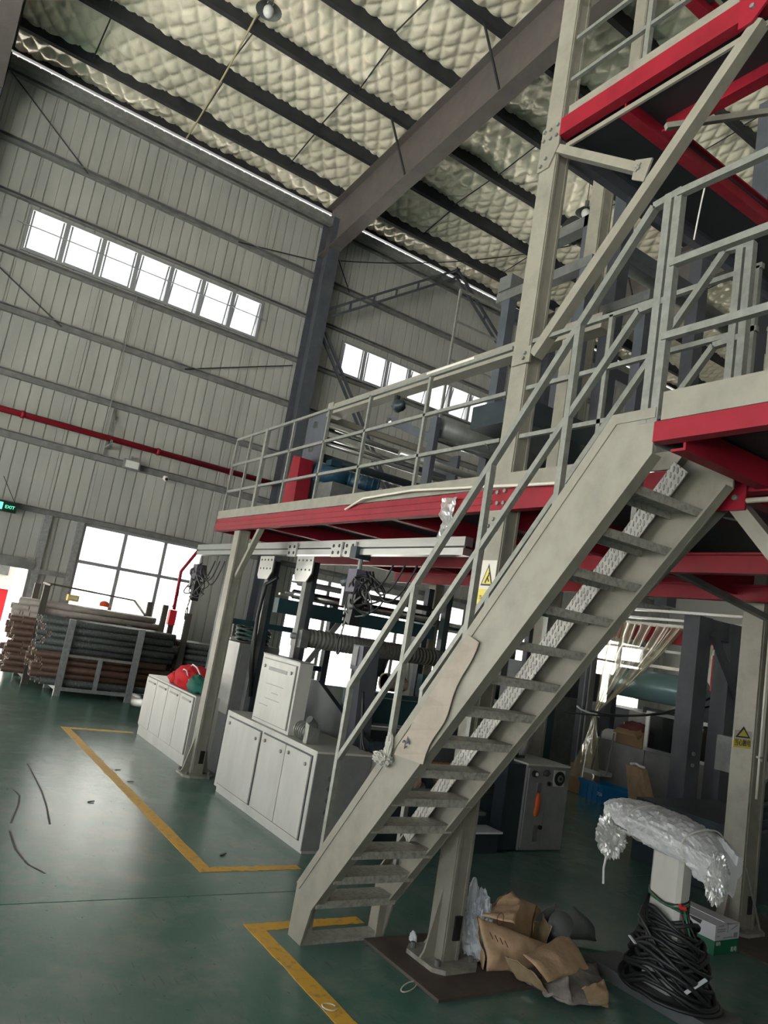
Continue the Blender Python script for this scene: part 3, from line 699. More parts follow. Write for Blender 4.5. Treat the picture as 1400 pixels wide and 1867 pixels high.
# checker plate strip along the inside of the far stringer
def off(y, z, d): return (y-d*.80, z-d*.60)
a0, a1 = V((0, 3.40, .60)), V((0, 1.93, 2.52)); n = V((0, -.795, -.606))*.088
MB().prism([(2.592, a0.y, a0.z), (2.592, a1.y, a1.z), (2.592, a1.y+n.y, a1.z+n.z), (2.592, a0.y+n.y, a0.z+n.z)], (.006, 0, 0)).build('checker_strip', 'checker_plate', st)
def handrail(x, label, low, lift=0.):
    t = thing('stair_handrail', label, 'handrail', (x, 2.6, .3), 'stair handrails')
    def pt(y, dz): return V((x, y, 1.301+1.287*(3.474-y)+dz+lift))
    q = .026
    top = [V((x, 3.474, low)), pt(3.474, 0), pt(1.815, 0), V((x, 1.69, 3.452))]
    for a, b in zip(top[1:-1], top[2:]): MB().bar(a, b, q*1.15, q*1.15).build('top_rail', 'galvanised', t)
    mid = [pt(3.46, -.38), pt(1.83, -.42), V((x, 1.70, pt(1.83, -.42).z+.01))]
    for a, b in zip(mid[:-1], mid[1:]): MB().bar(a, b, q, q).build('mid_rail', 'galvanised', t)
    for i, y in enumerate((3.463, 3.02, 2.575, 2.135)):
        zb = .195+1.329*(3.62-y)-.02
        MB().bar((x, y, max(zb, low if i == 0 else 0)), pt(y, 0), q*1.1, q*1.1, (0, 1, 0)).build('post', 'galvanised', t)
    for y in (1.70, 1.745):
        MB().bar((x, y, 2.52), (x, y, 3.46), q*1.25, q*1.25, (0, 1, 0)).build('end_post', 'galvanised', t)
    return t
handrail(2.155, 'near galvanised handrail of the staircase with the bent lower end', .40)
handrail(2.64, 'far galvanised handrail of the staircase, beside the tall column', .40, .035)
# card strip and rag tied to the near stringer
a = [at(722, 1376, 'x', 2.13), at(772, 1394, 'x', 2.13), at(874, 1170, 'x', 2.13), at(858, 1158, 'x', 2.13)]
c = MB(); k = 14
L_ = [(a[0].lerp(a[3], i/k), a[1].lerp(a[2], i/k)) for i in range(k+1)]
vs = []
for i, (p, q_) in enumerate(L_):
    wv = .010*math.sin(i*1.1)
    p2 = p; q2 = q_+V((0, .012*math.sin(i*.9), .008*math.sin(i*.7)))
    vs += [p2+V((-.012-abs(wv), 0, 0)), q2+V((-.004, 0, 0)), p2+V((-.009-abs(wv), 0, 0)), q2+V((-.001, 0, 0))]
fs = []
for i in range(k):
    o = 4*i; fs += [(o, o+4, o+5, o+1), (o+2, o+3, o+7, o+6), (o, o+2, o+6, o+4), (o+1, o+5, o+7, o+3)]
fs += [(0, 1, 3, 2), (4*k, 4*k+2, 4*k+3, 4*k+1)]
mat('white_rag', (.50, .49, .44), .8, 0, (.36, .35, .31), 12)
mat('card', (.40, .345, .29), .75, 0, (.33, .28, .235), 6)
t = thing('card_strip', 'pinkish cardboard strip with pen marks tied along the near stringer', 'cardboard', a[0])
c.add(vs, fs).build('strip', 'card', t)
text('24', .055, at(736, 1366, 'x', 2.105), (0, -.8, .6), (0, .6, .8), 'ink', t)
p = at(698, 1382, 'x', 2.12)
t = thing('white_rag', 'white rag tied around the near stringer and handrail post', 'rag', p)
blob(p, (.030, .045, .022), .35, 3, 5, 40, 24, fine=.5).build('knot', 'white_rag', t)
blob(p+V((0, -.03, .045)), (.010, .016, .05), .5, 4, 8, 30, 18, fine=.6).build('tail', 'white_rag', t)
tag(MB().tube([at(884, 810, 'x', 2.12)+V((0, 0, .02*math.sin(i))) + V((0, -.018*i, -.024*i)) for i in range(3)], .004, 5).build('wire_tie', 'black'), 'thin wire tie on the stair handrail', 'wire')
# ---------------------------------------------------------------- upper platform
UZ = 4.88
up = thing('upper_platform', 'upper steel platform with red beams and dark underside, top right', 'platform', (3.5, 2.4, 4.68))
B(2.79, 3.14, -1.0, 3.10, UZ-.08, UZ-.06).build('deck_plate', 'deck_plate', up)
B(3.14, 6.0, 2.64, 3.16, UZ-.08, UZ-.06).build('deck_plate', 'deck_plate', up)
MB().chan((2.77, 3.10, UZ-.06), (2.77, -1.0, UZ-.06), .06, .12, .012, side=1).build('edge_beam', 'red_paint', up)
B(2.785, 2.80, -1.0, 3.08, UZ-.19, UZ-.16).build('grey_angle', 'grey_paint', up)
jp = MB().prism([(2.725, 1.93, UZ+.01), (2.725, 1.93, UZ-.18), (2.725, 1.86, UZ-.18), (2.725, 1.79, UZ-.11), (2.725, 1.79, UZ+.01)], (.012, 0, 0)).build('joint_plate', 'red_paint', up)
bolts(MB(), [(2.725, 1.86, UZ-.10), (2.725, 1.83, UZ-.06)], (-1, 0, 0), .012, .014).build('bolt', 'galvanised', jp)
MB().ibeam((2.80, 2.65, 4.76), (6.0, 2.65, 4.76), .07, .14).build('cross_beam', 'red_paint', up)
MB().ibeam((3.10, 2.60, 4.78), (3.10, -1.0, 4.78), .07, .16).build('joist', 'red_paint', up)
MB().ibeam((2.80, 3.13, 4.75), (6.0, 3.13, 4.75), .06, .12).build('cross_beam', 'dark_frame', up)
MB().bar((2.775, 3.07, 3.33), (2.775, 1.84, 4.72), .06, .065, (1, 0, 0)).build('brace', 'grey_paint', up)
MB().bar((2.775, 1.76, 4.72), (2.775, .5, 3.3), .06, .065, (1, 0, 0)).build('brace', 'grey_paint', up)
MB().bar((2.765, 3.08, 4.66), (2.765, 2.44, 4.22), .05, .075, (1, 0, 0)).build('strut', 'grey_paint', up)
MB().prism([(2.735, 2.47, 4.28), (2.735, 2.36, 4.24), (2.735, 2.40, 4.12), (2.735, 2.48, 4.17)], (.012, 0, 0)).build('strut_lug', 'grey_paint', up)
bolts(MB(), [(2.735, 2.45, 4.23), (2.735, 2.44, 4.215)], (-1, 0, 0), .010, .012).build('bolt', 'galvanised', up)
MB().bar((2.80, 2.35, 4.45), (3.35, 2.05, 4.70), .03, .03).build('strut', 'grey_paint', up)
MB().tube(catenary(at(1285, 340, 'x', 3.0), at(1265, 437, 'x', 3.0), -.02, 8), .004, 5).build('loose_wire', 'wire_white', up)
ur = rail_thing('guard railing of the upper platform at the top of the picture', (2.76, 2, UZ))
for z, n in ((5.148, 'mid_rail'), (5.446, 'mid_rail'), (5.75, 'top_rail')): rbar(ur, n, (2.765, 3.08, z), (2.765, -.9, z))
for y in (2.51, 1.75, .9): rbar(ur, 'post', (2.765, y, UZ), (2.765, y, 5.75), .03)
B(2.745, 2.755, 1.95, 3.05, UZ, UZ+.06).build('toe_board', 'grey_paint', ur)
column(3.37, 3.12, 7.4, 'upper grey steel post standing on the top platform', .09, .09, base=False, name='steel_post', groups='upper posts', z0=4.82)
o2 = thing('top_platform', 'dark third-level platform underside above the upper railing', 'platform', (4, 4, 6.6))
B(3.3, 4.0, 1.5, 3.1, 6.55, 6.6).build('deck_plate', 'deck_plate', o2)
MB().ibeam((3.3, 3.1, 6.5), (5.5, 3.1, 6.5), .08, .14).build('beam', 'red_paint', o2)
MB().chan((3.3, 1.5, 6.5), (3.3, 3.1, 6.5), .06, .12).build('beam', 'red_paint', o2)
# ================================================================== MACHINES ON THE FLOOR
def lock(mb, x, y, z, r=.014): mb.cyl((x, y, z), (x-.012, y, z), r, 10)
# --- white cabinet at the near end of the winder
t = thing('control_cabinet', 'large white steel cabinet with three doors at the near end of the machine', 'cabinet', (3.05, 5.7, 0))
B(2.83, 3.36, 4.84, 6.57, .05, .715).build('body', 'cabinet_white', t)
B(2.85, 3.34, 4.86, 6.55, 0, .05).build('plinth', 'cabinet_white', t)
B(2.826, 3.30, 4.828, 4.84, .03, .70).build('end_panel', 'cabinet_grey', t)
for y0, y1 in ((5.80, 6.50), (5.315, 5.74), (4.90, 5.305)):
    B(2.826, 2.8305, y0-.010, y1+.010, .080, .675).build('door_gap', 'machine_dark', t)
    d = B(2.815, 2.83, y0, y1, .09, .665).build('door', 'cabinet_white', t)
    lk = MB(); lock(lk, 2.815, y1-.06, .62); lock(lk, 2.815, y0+.06, .60); lk.build('lock', 'galvanised', d)
for z in (.30, .38, .46, .53):
    MB().cyl((2.97, 4.828, z), (2.97, 4.815, z), .022, 12).build('round_port', 'machine_grey', t)
t = thing('junction_box', 'white control box standing on top of the large white cabinet', 'cabinet', (3.08, 5.77, .715))
B(2.87, 2.99, 5.42, 6.13, .717, 1.285).build('body', 'cabinet_white', t)
B(2.865, 3.0, 5.415, 6.135, 1.285, 1.295).build('lid', 'cabinet_grey', t)
B(2.866, 2.8705, 5.452, 6.098, .742, 1.258).build('door_gap', 'machine_grey', t)
d = B(2.858, 2.87, 5.46, 6.09, .75, 1.25).build('door', 'cabinet_white', t)
lk = MB(); lock(lk, 2.858, 5.52, 1.19); lock(lk, 2.858, 6.03, 1.19); lk.build('lock', 'galvanised', d)
B(2.855, 2.858, 5.60, 5.95, 1.165, 1.195).build('label_strip', 'cabinet_grey', d)
for z, a, b in ((1.05, 5.62, 5.95), (.985, 5.70, 5.82), (.93, 5.65, 5.93), (.87, 5.85, 6.02)): B(2.8565, 2.858, a, b, z, z+.006).build('pen_mark', 'ink_grey', d)
p = at(548, 1328, 'x', 2.95)
t = thing('gearmotor', 'small grey gearmotor lying on the cabinet top beside the white box', 'motor', (2.95, 5.22, .715))
MB().cyl((2.92, 5.32, .79), (2.92, 5.16, .79), .06, 16).build('motor_body', 'machine_grey', t, True)
for y in (5.18, 5.21, 5.24, 5.27, 5.30): MB().cyl((2.92, y, .79), (2.92, y+.008, .79), .07, 16).build('fin', 'galvanised', t)
MB().cyl((2.92, 5.40, .79), (2.92, 5.32, .79), .02, 10).build('shaft', 'chrome', t)
B(2.87, 2.97, 5.10, 5.16, .717, .87).build('gear_case', 'galvanised', t)
MB().cyl((2.95, 5.13, .84), (2.86, 5.10, .90), .03, 10).build('terminal_box', 'machine_grey', t)
# --- second white cabinet
t = thing('control_cabinet', 'low white steel cabinet with four doors near the pipe racks', 'cabinet', (3.05, 8.28, 0))
B(2.83, 3.22, 7.44, 9.13, .10, .70).build('body', 'cabinet_white', t)
B(2.835, 3.2, 7.45, 9.12, 0, .10).build('plinth', 'cabinet_white', t)
for i in range(4):
    y0 = 7.47+i*.412
    B(2.826, 2.8305, y0-.007, y0+.407, .112, .683).build('door_gap', 'machine_dark', t)
    d = B(2.815, 2.83, y0, y0+.40, .12, .675).build('door', 'cabinet_white', t)
    lk = MB(); lock(lk, 2.815, y0+.06, .63, .011); lk.build('lock', 'galvanised', d)
    B(2.812, 2.815, y0+.10, y0+.33, .62, .64).build('label_strip', 'cabinet_grey', d)
mat('cloth_red', (.55, .012, .02), .8)
q = at(322, 1240, 'z', .70)
t = thing('red_bag', 'crumpled red cloth bag with green trim lying on the low white cabinet', 'bag', (3.0, 8.1, .70))
blob((2.99, 8.05, .80), (.14, .32, .12), .35, 2.6, 2, 28, 16, flat=.702).build('bag_body', 'cloth_red', t, True)
blob((2.92, 7.72, .77), (.07, .16, .09), .4, 3, 7, 20, 12, flat=.702).build('green_cloth', 'green_cloth', t, True)
blob((2.97, 8.40, .76), (.10, .20, .06), .4, 3, 9, 20, 12, flat=.702).build('flap', 'cloth_red', t, True)
MB().tube([(2.95, 7.72, .86), (2.93, 7.85, .95), (2.95, 8.05, .96), (2.90, 8.15, .86)], .008, 6).tube([(2.86, 7.8, .80), (2.84, 7.9, .9), (2.86, 8.05, .9), (2.84, 8.1, .76)], .007, 6).build('strap', 'white_print', t, True)
t = thing('drive_cabinet', 'tall grey electrical cabinet behind the short column', 'cabinet', (3.4, 7.4, 0))
B(3.10, 3.55, 7.22, 7.72, 0, 1.30).build('body', 'cabinet_grey', t); B(3.09, 3.10, 7.22, 7.72, .58, 1.30).build('door', 'cabinet_white', t)
B(3.12, 3.53, 7.205, 7.22, .60, 1.28).build('side_panel', 'cabinet_grey', t)
for z in (.40, .16): B(3.14, 3.20, 7.20, 7.22, z, z+.07).build('cable_opening', 'black', t)
t = thing('drive_cabinet', 'narrow white electrical box behind the low white cabinet', 'cabinet', (3.3, 8.2, 0))
B(3.24, 3.6, 7.85, 8.35, 0, 1.32).build('body', 'cabinet_white', t)
MB().cyl((3.24, 8.1, .98), (3.23, 8.1, .98), .02, 10).cyl((3.24, 8.0, .88), (3.23, 8.0, .88), .02, 10).build('knob', 'black', t)
t = thing('hose_bundle', 'bundle of green and black hoses heaped on the tall grey cabinet', 'hose', (3.35, 7.45, 1.30))
for k in range(7):
    MB().tube([(3.32+.17*math.cos(a+k)*(1+.06*k/7), 7.45+.20*math.sin(a+k), 1.32+.022*k+.012*math.sin(3*a)) for a in [i*2*math.pi/20 for i in range(20)]], .014, 6, True).build('hose_loop', 'green_hose' if k % 2 else 'rubber_black', t, True)
# --- winder: frame, rollers, beams
wd_ = thing('film_winder', 'dark film winding machine with long rollers between two side cabinets', 'machine', (4.1, 5.8, 0))
B(3.36, 4.95, 5.0, 6.5, 0, .42).build('bed', 'machine_dark', wd_)
for x in (3.38, 4.90):
    MB().prism([(x, 5.02, .42), (x, 6.55, .42), (x, 6.55, 1.10), (x, 6.0, 1.12), (x, 5.5, .92), (x, 5.02, .78)], (.05, 0, 0)).build('side_frame', 'machine_dark', wd_)
B(3.43, 4.90, 5.55, 5.62, .86, 1.12).build('front_cover', 'machine_teal', wd_)
B(3.43, 4.90, 5.53, 5.55, 1.075, 1.085).build('trim_strip', 'chrome', wd_)
B(3.43, 4.90, 5.45, 5.53, .72, .84).build('tray', 'machine_dark', wd_)
B(3.43, 4.90, 5.44, 5.455, .815, .835).build('trim_strip', 'chrome', wd_)
def roller(y, z, r, mt, x0=3.43, x1=4.90, par=wd_, n=18):
    o = MB().cyl((x0+.08, y, z), (x1-.08, y, z), r, n).build('roller', mt, par, True)
    MB().cyl((x0, y, z), (x1, y, z), r*.35, 10).build('roller_shaft', 'machine_grey', o, True)
    return o
big = roller(6.25, 1.475, .085, 'roller_ribbed', 3.16, 5.0)
for i in range(40): MB().cyl((3.26+i*.042, 6.25, 1.475), (3.26+i*.042+.02, 6.25, 1.475), .088, 16).build('rib', 'roller_ribbed', big)
roller(6.45, 1.86, .045, 'chrome', 3.12, 5.0); roller(6.55, 1.98, .03, 'machine_grey', 3.2, 5.0)
for yy, zz, rr in ((5.15, .56, .075), (5.32, .50, .06), (5.05, .44, .05)): roller(yy, zz, rr, 'machine_grey')
for i in range(16):
    x = 3.62+i*.075
    MB().cyl((x, 5.15, .56), (x+.03, 5.15, .56), .079, 16).build('orange_band', 'orange_stripe', wd_)
for i in range(7):
    x = 3.75+i*.12; MB().cyl((x, 5.02, .50), (x+.04, 5.02, .50), .055, 14).build('spacer_ring', 'pipe_end' if i % 2 else 'machine_dark', wd_)
B(3.1, 5.0, 6.52, 6.62, 1.66, 1.80).build('cross_beam', 'machine_teal', wd_)
B(3.1, 5.0, 6.52, 6.56, 1.83, 1.85).build('cross_rail', 'aluminium', wd_)
for y in (6.26, 7.12):
    for x in (3.20, ):
        B(x, x+.055, y-.04, y+.04, .72 if y < 7 else 0, 2.18).build('upright', 'machine_grey', wd_)
        B(x+.055, x+.10, y-.055, y-.025, .72 if y < 7 else 0, 2.18).build('upright_web', 'machine_dark', wd_)
for y in (6.26, 7.12):
    b_ = MB().prism([(3.165, y+.17, 2.22), (3.165, y-.17, 2.22), (3.165, y-.17, 2.06), (3.165, y-.09, 1.98), (3.165, y+.14, 1.98), (3.165, y+.17, 2.02)], (.014, 0, 0)).build('bracket_plate', 'aluminium', wd_)
    bolts(MB(), [(3.165, y-.12+.08*i, z) for i in range(4) for z in (2.18, 2.09)], (-1, 0, 0), .010, .004).build('bolt', 'black', b_)
for y in (6.26, 6.6): B(4.88, 4.95, y-.04, y+.04, .72, 2.2).build('upright', 'machine_dark', wd_)
B(3.22, 3.30, 6.16, 6.36, 1.38, 1.54).build('bearing_block', 'machine_grey', wd_)
MB().prism([(3.36, 5.36, .72), (3.36, 5.22, .72), (3.36, 5.30, 1.50), (3.36, 5.46, 1.50), (3.36, 5.46, 1.30), (3.36, 5.38, 1.28)], (.16, 0, 0)).build('swing_arm', 'dark_frame', wd_)
B(3.35, 3.36, 5.36, 5.44, 1.33, 1.49).build('arm_plate', 'machine_grey', wd_)
MB().bar((3.6, 6.7, 1.2), (3.9, 6.6, 1.75), .05, .05).build('stay', 'machine_grey', wd_)
for i in range(5):
    MB().cyl((3.95, 5.72+.02*i, 1.20), (4.15, 5.72+.02*i, 1.20), .05+.008*i, 14).build('air_shaft_ring', 'black' if i % 2 else 'pipe_end', wd_)
B(4.30, 4.36, 5.68, 5.76, 1.12, 1.32).build('sensor_post', 'machine_teal', wd_)
for k in range(3):
    MB().tube(catenary((3.30+.02*k, 5.1, 1.15-.1*k), (3.34, 4.98, .72), .12+.05*k, 10), .012, 6).build('hose', 'rubber_black', wd_, True)
for k in range(2): MB().tube([(3.16, 6.8-.03*k, 2.0), (3.12, 6.95-.03*k, 1.92), (3.14, 7.02, 1.6), (3.18, 7.1-.05*k, 1.2), (3.24, 7.05, .8)], .018, 7).build('hose', 'rubber_black', wd_, True)
# right-hand control end of the winder
t = thing('control_cabinet', 'grey control cabinet with fan grille and knobs at the right end of the winder', 'cabinet', (5.2, 5.6, 0))
B(4.955, 5.48, 4.84, 6.5, .01, .72).build('body', 'cabinet_grey', t); B(4.95, 5.485, 4.835, 6.51, .72, .735).build('lid', 'cabinet_white', t)
d = B(4.97, 5.20, 4.828, 4.84, .03, .70).build('door', 'cabinet_grey', t); B(5.205, 5.47, 4.828, 4.84, .03, .70).build('fan_panel', 'cabinet_grey', t)
B(4.74, 4.95, 4.86, 5.0, .01, .72).build('dark_side_plate', 'machine_dark', t)
MB().cyl((5.025, 4.828, .655), (5.025, 4.80, .655), .028, 14).build('emergency_knob', 'black', t); MB().cyl((5.03, 4.80, .655), (5.03, 4.795, .655), .016, 12).build('knob_face', 'sign_white', t)
g = B(5.27, 5.41, 4.822, 4.828, .555, .695).build('fan_frame', 'cabinet_white', t)
MB().cyl((5.34, 4.822, .625), (5.34, 4.812, .625), .062, 18).build('fan_ring', 'black', g); MB().cyl((5.34, 4.812, .625), (5.34, 4.806, .625), .032, 14).build('fan_hub', 'machine_grey', g); MB().cyl((5.34, 4.806, .625), (5.34, 4.802, .625), .014, 10).build('fan_cap', 'black', g)
B(5.075, 5.125, 4.815, 4.828, .50, .58).build('breaker', 'machine_grey', t)
blob((5.10, 4.815, .42), (.022, .012, .06), .4, 3, 1, 12, 8).build('red_tag', 'orange_vest', t, True)
blob((5.095, 4.815, .35), (.026, .012, .045), .4, 3, 4, 12, 8).build('orange_tag', 'orange_stripe', t, True)
B(5.085, 5.14, 4.815, 4.828, .09, .22).build('vent_slot', 'machine_grey', t)
MB().cyl((5.17, 4.828, .205), (5.17, 4.81, .205), .018, 10).build('latch', 'black', t); MB().cyl((5.215, 4.828, .575), (5.215, 4.81, .575), .018, 10).build('latch', 'black', t)
blob((5.17, 4.82, .665), (.035, .014, .02), .5, 3, 6, 12, 8).build('label_scrap', 'rack_dark', t, True)
t = thing('core_holder', 'pale paper roll core standing beside the control cabinet', 'roll', (4.9, 5.2, .735))
MB().cyl((5.06, 5.15, .87), (5.13, 5.15, .87), .13, 24).build('disc', 'cabinet_grey', t, True); MB().cyl((5.05, 5.15, .87), (5.06, 5.15, .87), .03, 12).build('hub', 'black', t); B(5.05, 5.14, 5.08, 5.22, .737, .78).build('foot', 'machine_dark', t)
t = thing('winder_tray', 'white metal tray inside the dark winder opening', 'tray', (4.5, 4.95, .25))
B(4.15, 4.70, 4.78, 4.99, .16, .175).build('shelf', 'white_print', t); B(4.2, 4.68, 4.80, 4.99, 0, .16).build('block', 'machine_dark', t); B(4.18, 4.5, 4.80, 4.97, .30, .33).build('bracket', 'machine_grey', t)
# --- overhead aluminium rail with hoists
t = thing('overhead_rail', 'bright aluminium rail running under the platform above the winder', 'rail', (3.2, 6.5, 2.22))
B(3.17, 3.24, 3.95, 9.35, 2.30, 2.365).build('upper_profile', 'aluminium', t); B(3.165, 3.245, 3.95, 9.35, 2.235, 2.285).build('lower_profile', 'aluminium', t)
B(3.18, 3.23, 3.95, 9.35, 2.285, 2.30).build('groove', 'black', t)
for y in (5.45, 5.68, 6.55):
    b_ = MB().box(3.148, 3.165, y-.09, y+.09, 2.215, 2.345).build('rail_clamp', 'aluminium', t)
    bolts(MB(), [(3.148, y+dy, z) for dy in (-.05, .05) for z in (2.25, 2.31)], (-1, 0, 0), .016, .004).build('clamp_hole', 'black', b_)
B(3.13, 3.28, 5.30, 5.40, 2.20, 2.30).build('trolley', 'machine_dark', t)
def hoist(y, label, zc=1.98):
    t = thing('hoist', label, 'hoist', (3.2, y, 1.3))
    MB().cyl((3.2, y, zc+.22), (3.2, y, zc+.10), .02, 8).build('suspension', 'galvanised', t)
    B(3.14, 3.26, y-.07, y+.07, zc-.06, zc+.13).build('gear_case', 'purple_grey', t)
    MB().cyl((3.2, y+.07, zc+.03), (3.2, y+.17, zc+.03), .065, 16).build('motor_end', 'machine_dark', t, True)
    MB().prism([(3.15, y-.10, zc-.08), (3.15, y+.02, zc-.08), (3.15, y, zc-.30), (3.15, y-.07, zc-.33)], (.09, 0, 0)).build('chain_bag', 'rubber_black', t)
    B(3.16, 3.24, y+.12, y+.16, zc-.18, zc-.02).build('limit_plate', 'aluminium', t)
    for k in range(9):
        c = V((3.2+random.uniform(-.06, .06), y-.10+random.uniform(-.14, .16), zc-.04+random.uniform(-.12, .06))); r = random.uniform(.07, .17); e = random.uniform(-.5, .5)
        MB().tube([c+V((.05*math.sin(a*2+k)+r*.4*math.sin(a)*e, r*math.cos(a)*(1+.2*math.sin(2*a+k)), 1.15*r*math.sin(a))) for a in [i*2*math.pi/22 for i in range(22)]], random.choice((.005, .007, .009)), 5, True).build('cable_loop', 'black' if k % 3 else 'machine_grey', t, True)
    for k in range(3): MB().tube(catenary((3.2, y-.12-.05*k, zc+.12), (3.2, y-.50-.16*k, zc+.18), .16+.05*k, 10), .008, 5).build('cable_drop', 'black', t, True)
    MB().tube(catenary((3.2, y+.02, zc-.08), (3.17, y+.06, 1.55), -.02, 6), .008, 5).build('chain', 'galvanised', t)
    for k in range(5): B(3.163, 3.177, y+.048+.004*k, y+.064+.004*k, 1.58+.05*k, 1.605+.05*k).build('chain_link', 'galvanised', t)
    MB().tube([(3.17, y+.06+.03*math.sin(a), 1.48+.08*math.cos(a)) for a in [i*2*math.pi/14 for i in range(14)]], .008, 5, True).build('hook_loop', 'black', t, True)
hoist(5.32, 'dark hoist with tangled black cables hanging over the winder'); hoist(9.2, 'dark hoist with cable loops at the far end of the rail')
p0 = at(365, 1003, 'y', 9.35); x_ = 3.1
t = thing('red_pendant_arm', 'thin red arm with a red handle hanging before the low window', 'hoist arm', (2.9, 9.6, 1.5))
P = [V((3.19, 9.34, 2.30)), at(330, 1042, 'y', 9.4), at(317, 1112, 'y', 9.4)]
MB().tube(P, .022, 7).build('arm', 'red_paint', t, True)
q = at(313, 1125, 'y', 9.4); B(q.x-.045, q.x+.045, 9.36, 9.44, q.z-.10, q.z+.09).build('handle', 'red_plastic', t)
MB().tube([P[1], P[1]+V((.03, 0, -.3)), q+V((-.04, 0, .06))], .006, 5).build('cord', 'black', t)
# second beam frame behind the winder (back row)
t = thing('unwind_stand', 'dark unwinding stand with crossbars in front of the rear windows', 'machine', (4.2, 9.2, 0))
for x in (3.5, 5.1):
    B(x, x+.09, 9.0, 9.1, 0, 2.0).build('upright', 'machine_dark', t); B(x-.05, x+.14, 8.8, 9.3, 0, .05).build('foot', 'machine_dark', t)
for z in (1.0, 1.45): B(3.59, 5.1, 9.02, 9.08, z, z+.07).build('crossbar', 'machine_teal', t)
t = thing('trim_bin', 'dark bucket hanging on the machine before the rear window', 'bin', (6.2, 8.9, 1.0))
MB().cyl((5.9, 8.9, 1.05), (5.9, 8.9, 1.35), .12, 14, .17).build('bucket', 'machine_dark', t, True); B(5.86, 5.94, 8.86, 8.94, 0, 1.05).build('stand', 'machine_dark', t)
t = thing('second_winder', 'second dark machine standing further back under the platform', 'machine', (6.6, 8.6, 0))
B(6.0, 7.8, 8.0, 9.2, 0, .8).build('bed', 'machine_dark', t)
for x in (6.05, 7.6): B(x, x+.12, 8.2, 8.4, .8, 2.1).build('upright', 'machine_grey', t)
roller(8.3, 1.5, .08, 'roller_ribbed', 6.17, 7.6, t); roller(8.3, 1.9, .05, 'chrome', 6.17, 7.6, t); roller(8.1, 1.1, .1, 'machine_teal', 6.17, 7.6, t)
t = thing('safety_flag', 'small orange flag on the machine in front of the rear window', 'flag', (5.0, 6.7, 1.6))
q = at(742, 1195, 'y', 7.2)
MB().prism([q+V((-.06, 0, .07)), q+V((-.03, 0, .08)), q+V((.07, 0, -.05)), q+V((.04, 0, -.07))], (0, .01, 0)).build('flag', 'orange_vest', t); MB().cyl(q+V((.05, .005, -.06)), q+V((.08, .005, -.3)), .006, 6).build('stick', 'machine_grey', t)
# ================================================================== GEAR ON THE LOWER PLATFORM
t = thing('haul_off_unit', 'grey roller unit on the platform with a red foot and long rollers', 'machine', (4.4, 7.3, DZ))
MB().box(3.52, 3.56, 7.08, 7.52, DZ, 3.92).build('side_plate', 'dark_frame', t)
MB().box(5.38, 5.42, 7.08, 7.52, DZ, 3.92).build('side_plate', 'dark_frame', t)
for z in (3.78, 3.5): 
    MB().cyl((3.52, 7.30, z), (3.50, 7.30, z), .05, 4).build('bearing', 'chrome', t)
MB().prism([(3.30, 7.42, DZ), (3.30, 7.02, DZ), (3.30, 7.08, 3.32), (3.30, 7.26, 3.36)], (.16, 0, 0)).build('red_foot', 'red_paint', t)
for y, z, r, m_ in ((7.42, 3.82, .035, 'chrome'), (7.30, 3.66, .035, 'chrome'), (7.20, 3.58, .025, 'aluminium'), (7.34, 3.45, .05, 'machine_dark'), (7.2, 2.72, .09, 'machine_dark'), (7.15, 3.20, .03, 'aluminium')):
    MB().cyl((3.56, y, z), (5.38, y, z), r, 14).build('roller', m_, t, True)
B(3.56, 5.38, 7.24, 7.30, 3.86, 3.92).build('tie_bar', 'grey_paint', t)
t = thing('blue_motor', 'blue electric gearmotor beside the red foot on the platform', 'motor', (3.7, 6.8, 3.1))
MB().cyl((3.45, 6.98, 3.20), (3.75, 6.80, 3.17), .10, 18).build('gear_case', 'blue_motor', t, True)
MB().cyl((3.75, 6.80, 3.17), (4.05, 6.62, 3.14), .085, 18).build('motor_body', 'blue_motor', t, True)
for i in range(6):
    a = V((3.77, 6.79, 3.17)).lerp(V((4.03, 6.63, 3.14)), i/5); MB().cyl(a, a+V((.01, -.006, -.001)), .095, 18).build('fin', 'blue_motor', t)
B(3.55, 3.68, 6.84, 6.96, 3.28, 3.34).build('terminal_box', 'blue_motor', t)
B(3.48, 4.0, 6.60, 7.0, DZ, 3.06).build('pedestal', 'machine_grey', t)
t = thing('box_girder', 'pale grey box girder running above the platform behind the tall column', 'beam', (3.6, 5.4, 3.9))
B(3.52, 3.64, 3.3, 7.10, 3.86, 3.97).build('girder', 'grey_paint', t); B(3.51, 3.65, 6.96, 7.08, 3.84, 3.99).build('end_flange', 'grey_paint', t)
B(3.50, 3.52, 4.6, 5.25, 3.89, 3.95).build('name_plate', 'sign_white', t)
for y in (3.6, ): B(3.53, 3.63, y-.05, y+.05, DZ, 3.86).build('leg', 'grey_paint', t)
MB().cyl((3.58, 5.8, 3.86), (3.58, 5.8, 3.72), .03, 8).build('limit_switch', 'black', t); blob((3.56, 5.72, 3.74), (.05, .08, .05), .3, 3, 3, 14, 8).build('plug', 'machine_dark', t, True)
t = thing('large_roller', 'large grey guide roller lying across the platform', 'roller', (4.6, 5.4, 3.3))
MB().cyl((3.75, 5.25, 3.52), (5.35, 5.25, 3.52), .10, 22).build('drum', 'machine_grey', t, True)
MB().cyl((3.65, 6.0, 3.66), (5.35, 6.0, 3.66), .035, 14).build('idler', 'chrome', t, True); MB().cyl((3.65, 5.7, 3.30), (5.35, 5.7, 3.30), .035, 14).build('idler', 'aluminium', t, True)
for x in (3.68, 5.38):
    MB().bar((x, 5.25, DZ), (x, 5.25, 3.58), .10, .05).build('stand', 'dark_frame', t); MB().bar((x, 5.3, 3.4), (x, 6.05, 3.7), .04, .08).build('arm', 'dark_frame', t)
B(3.8, 5.2, 4.3, 4.9, 3.46, 3.66).build('cover', 'machine_dark', t)
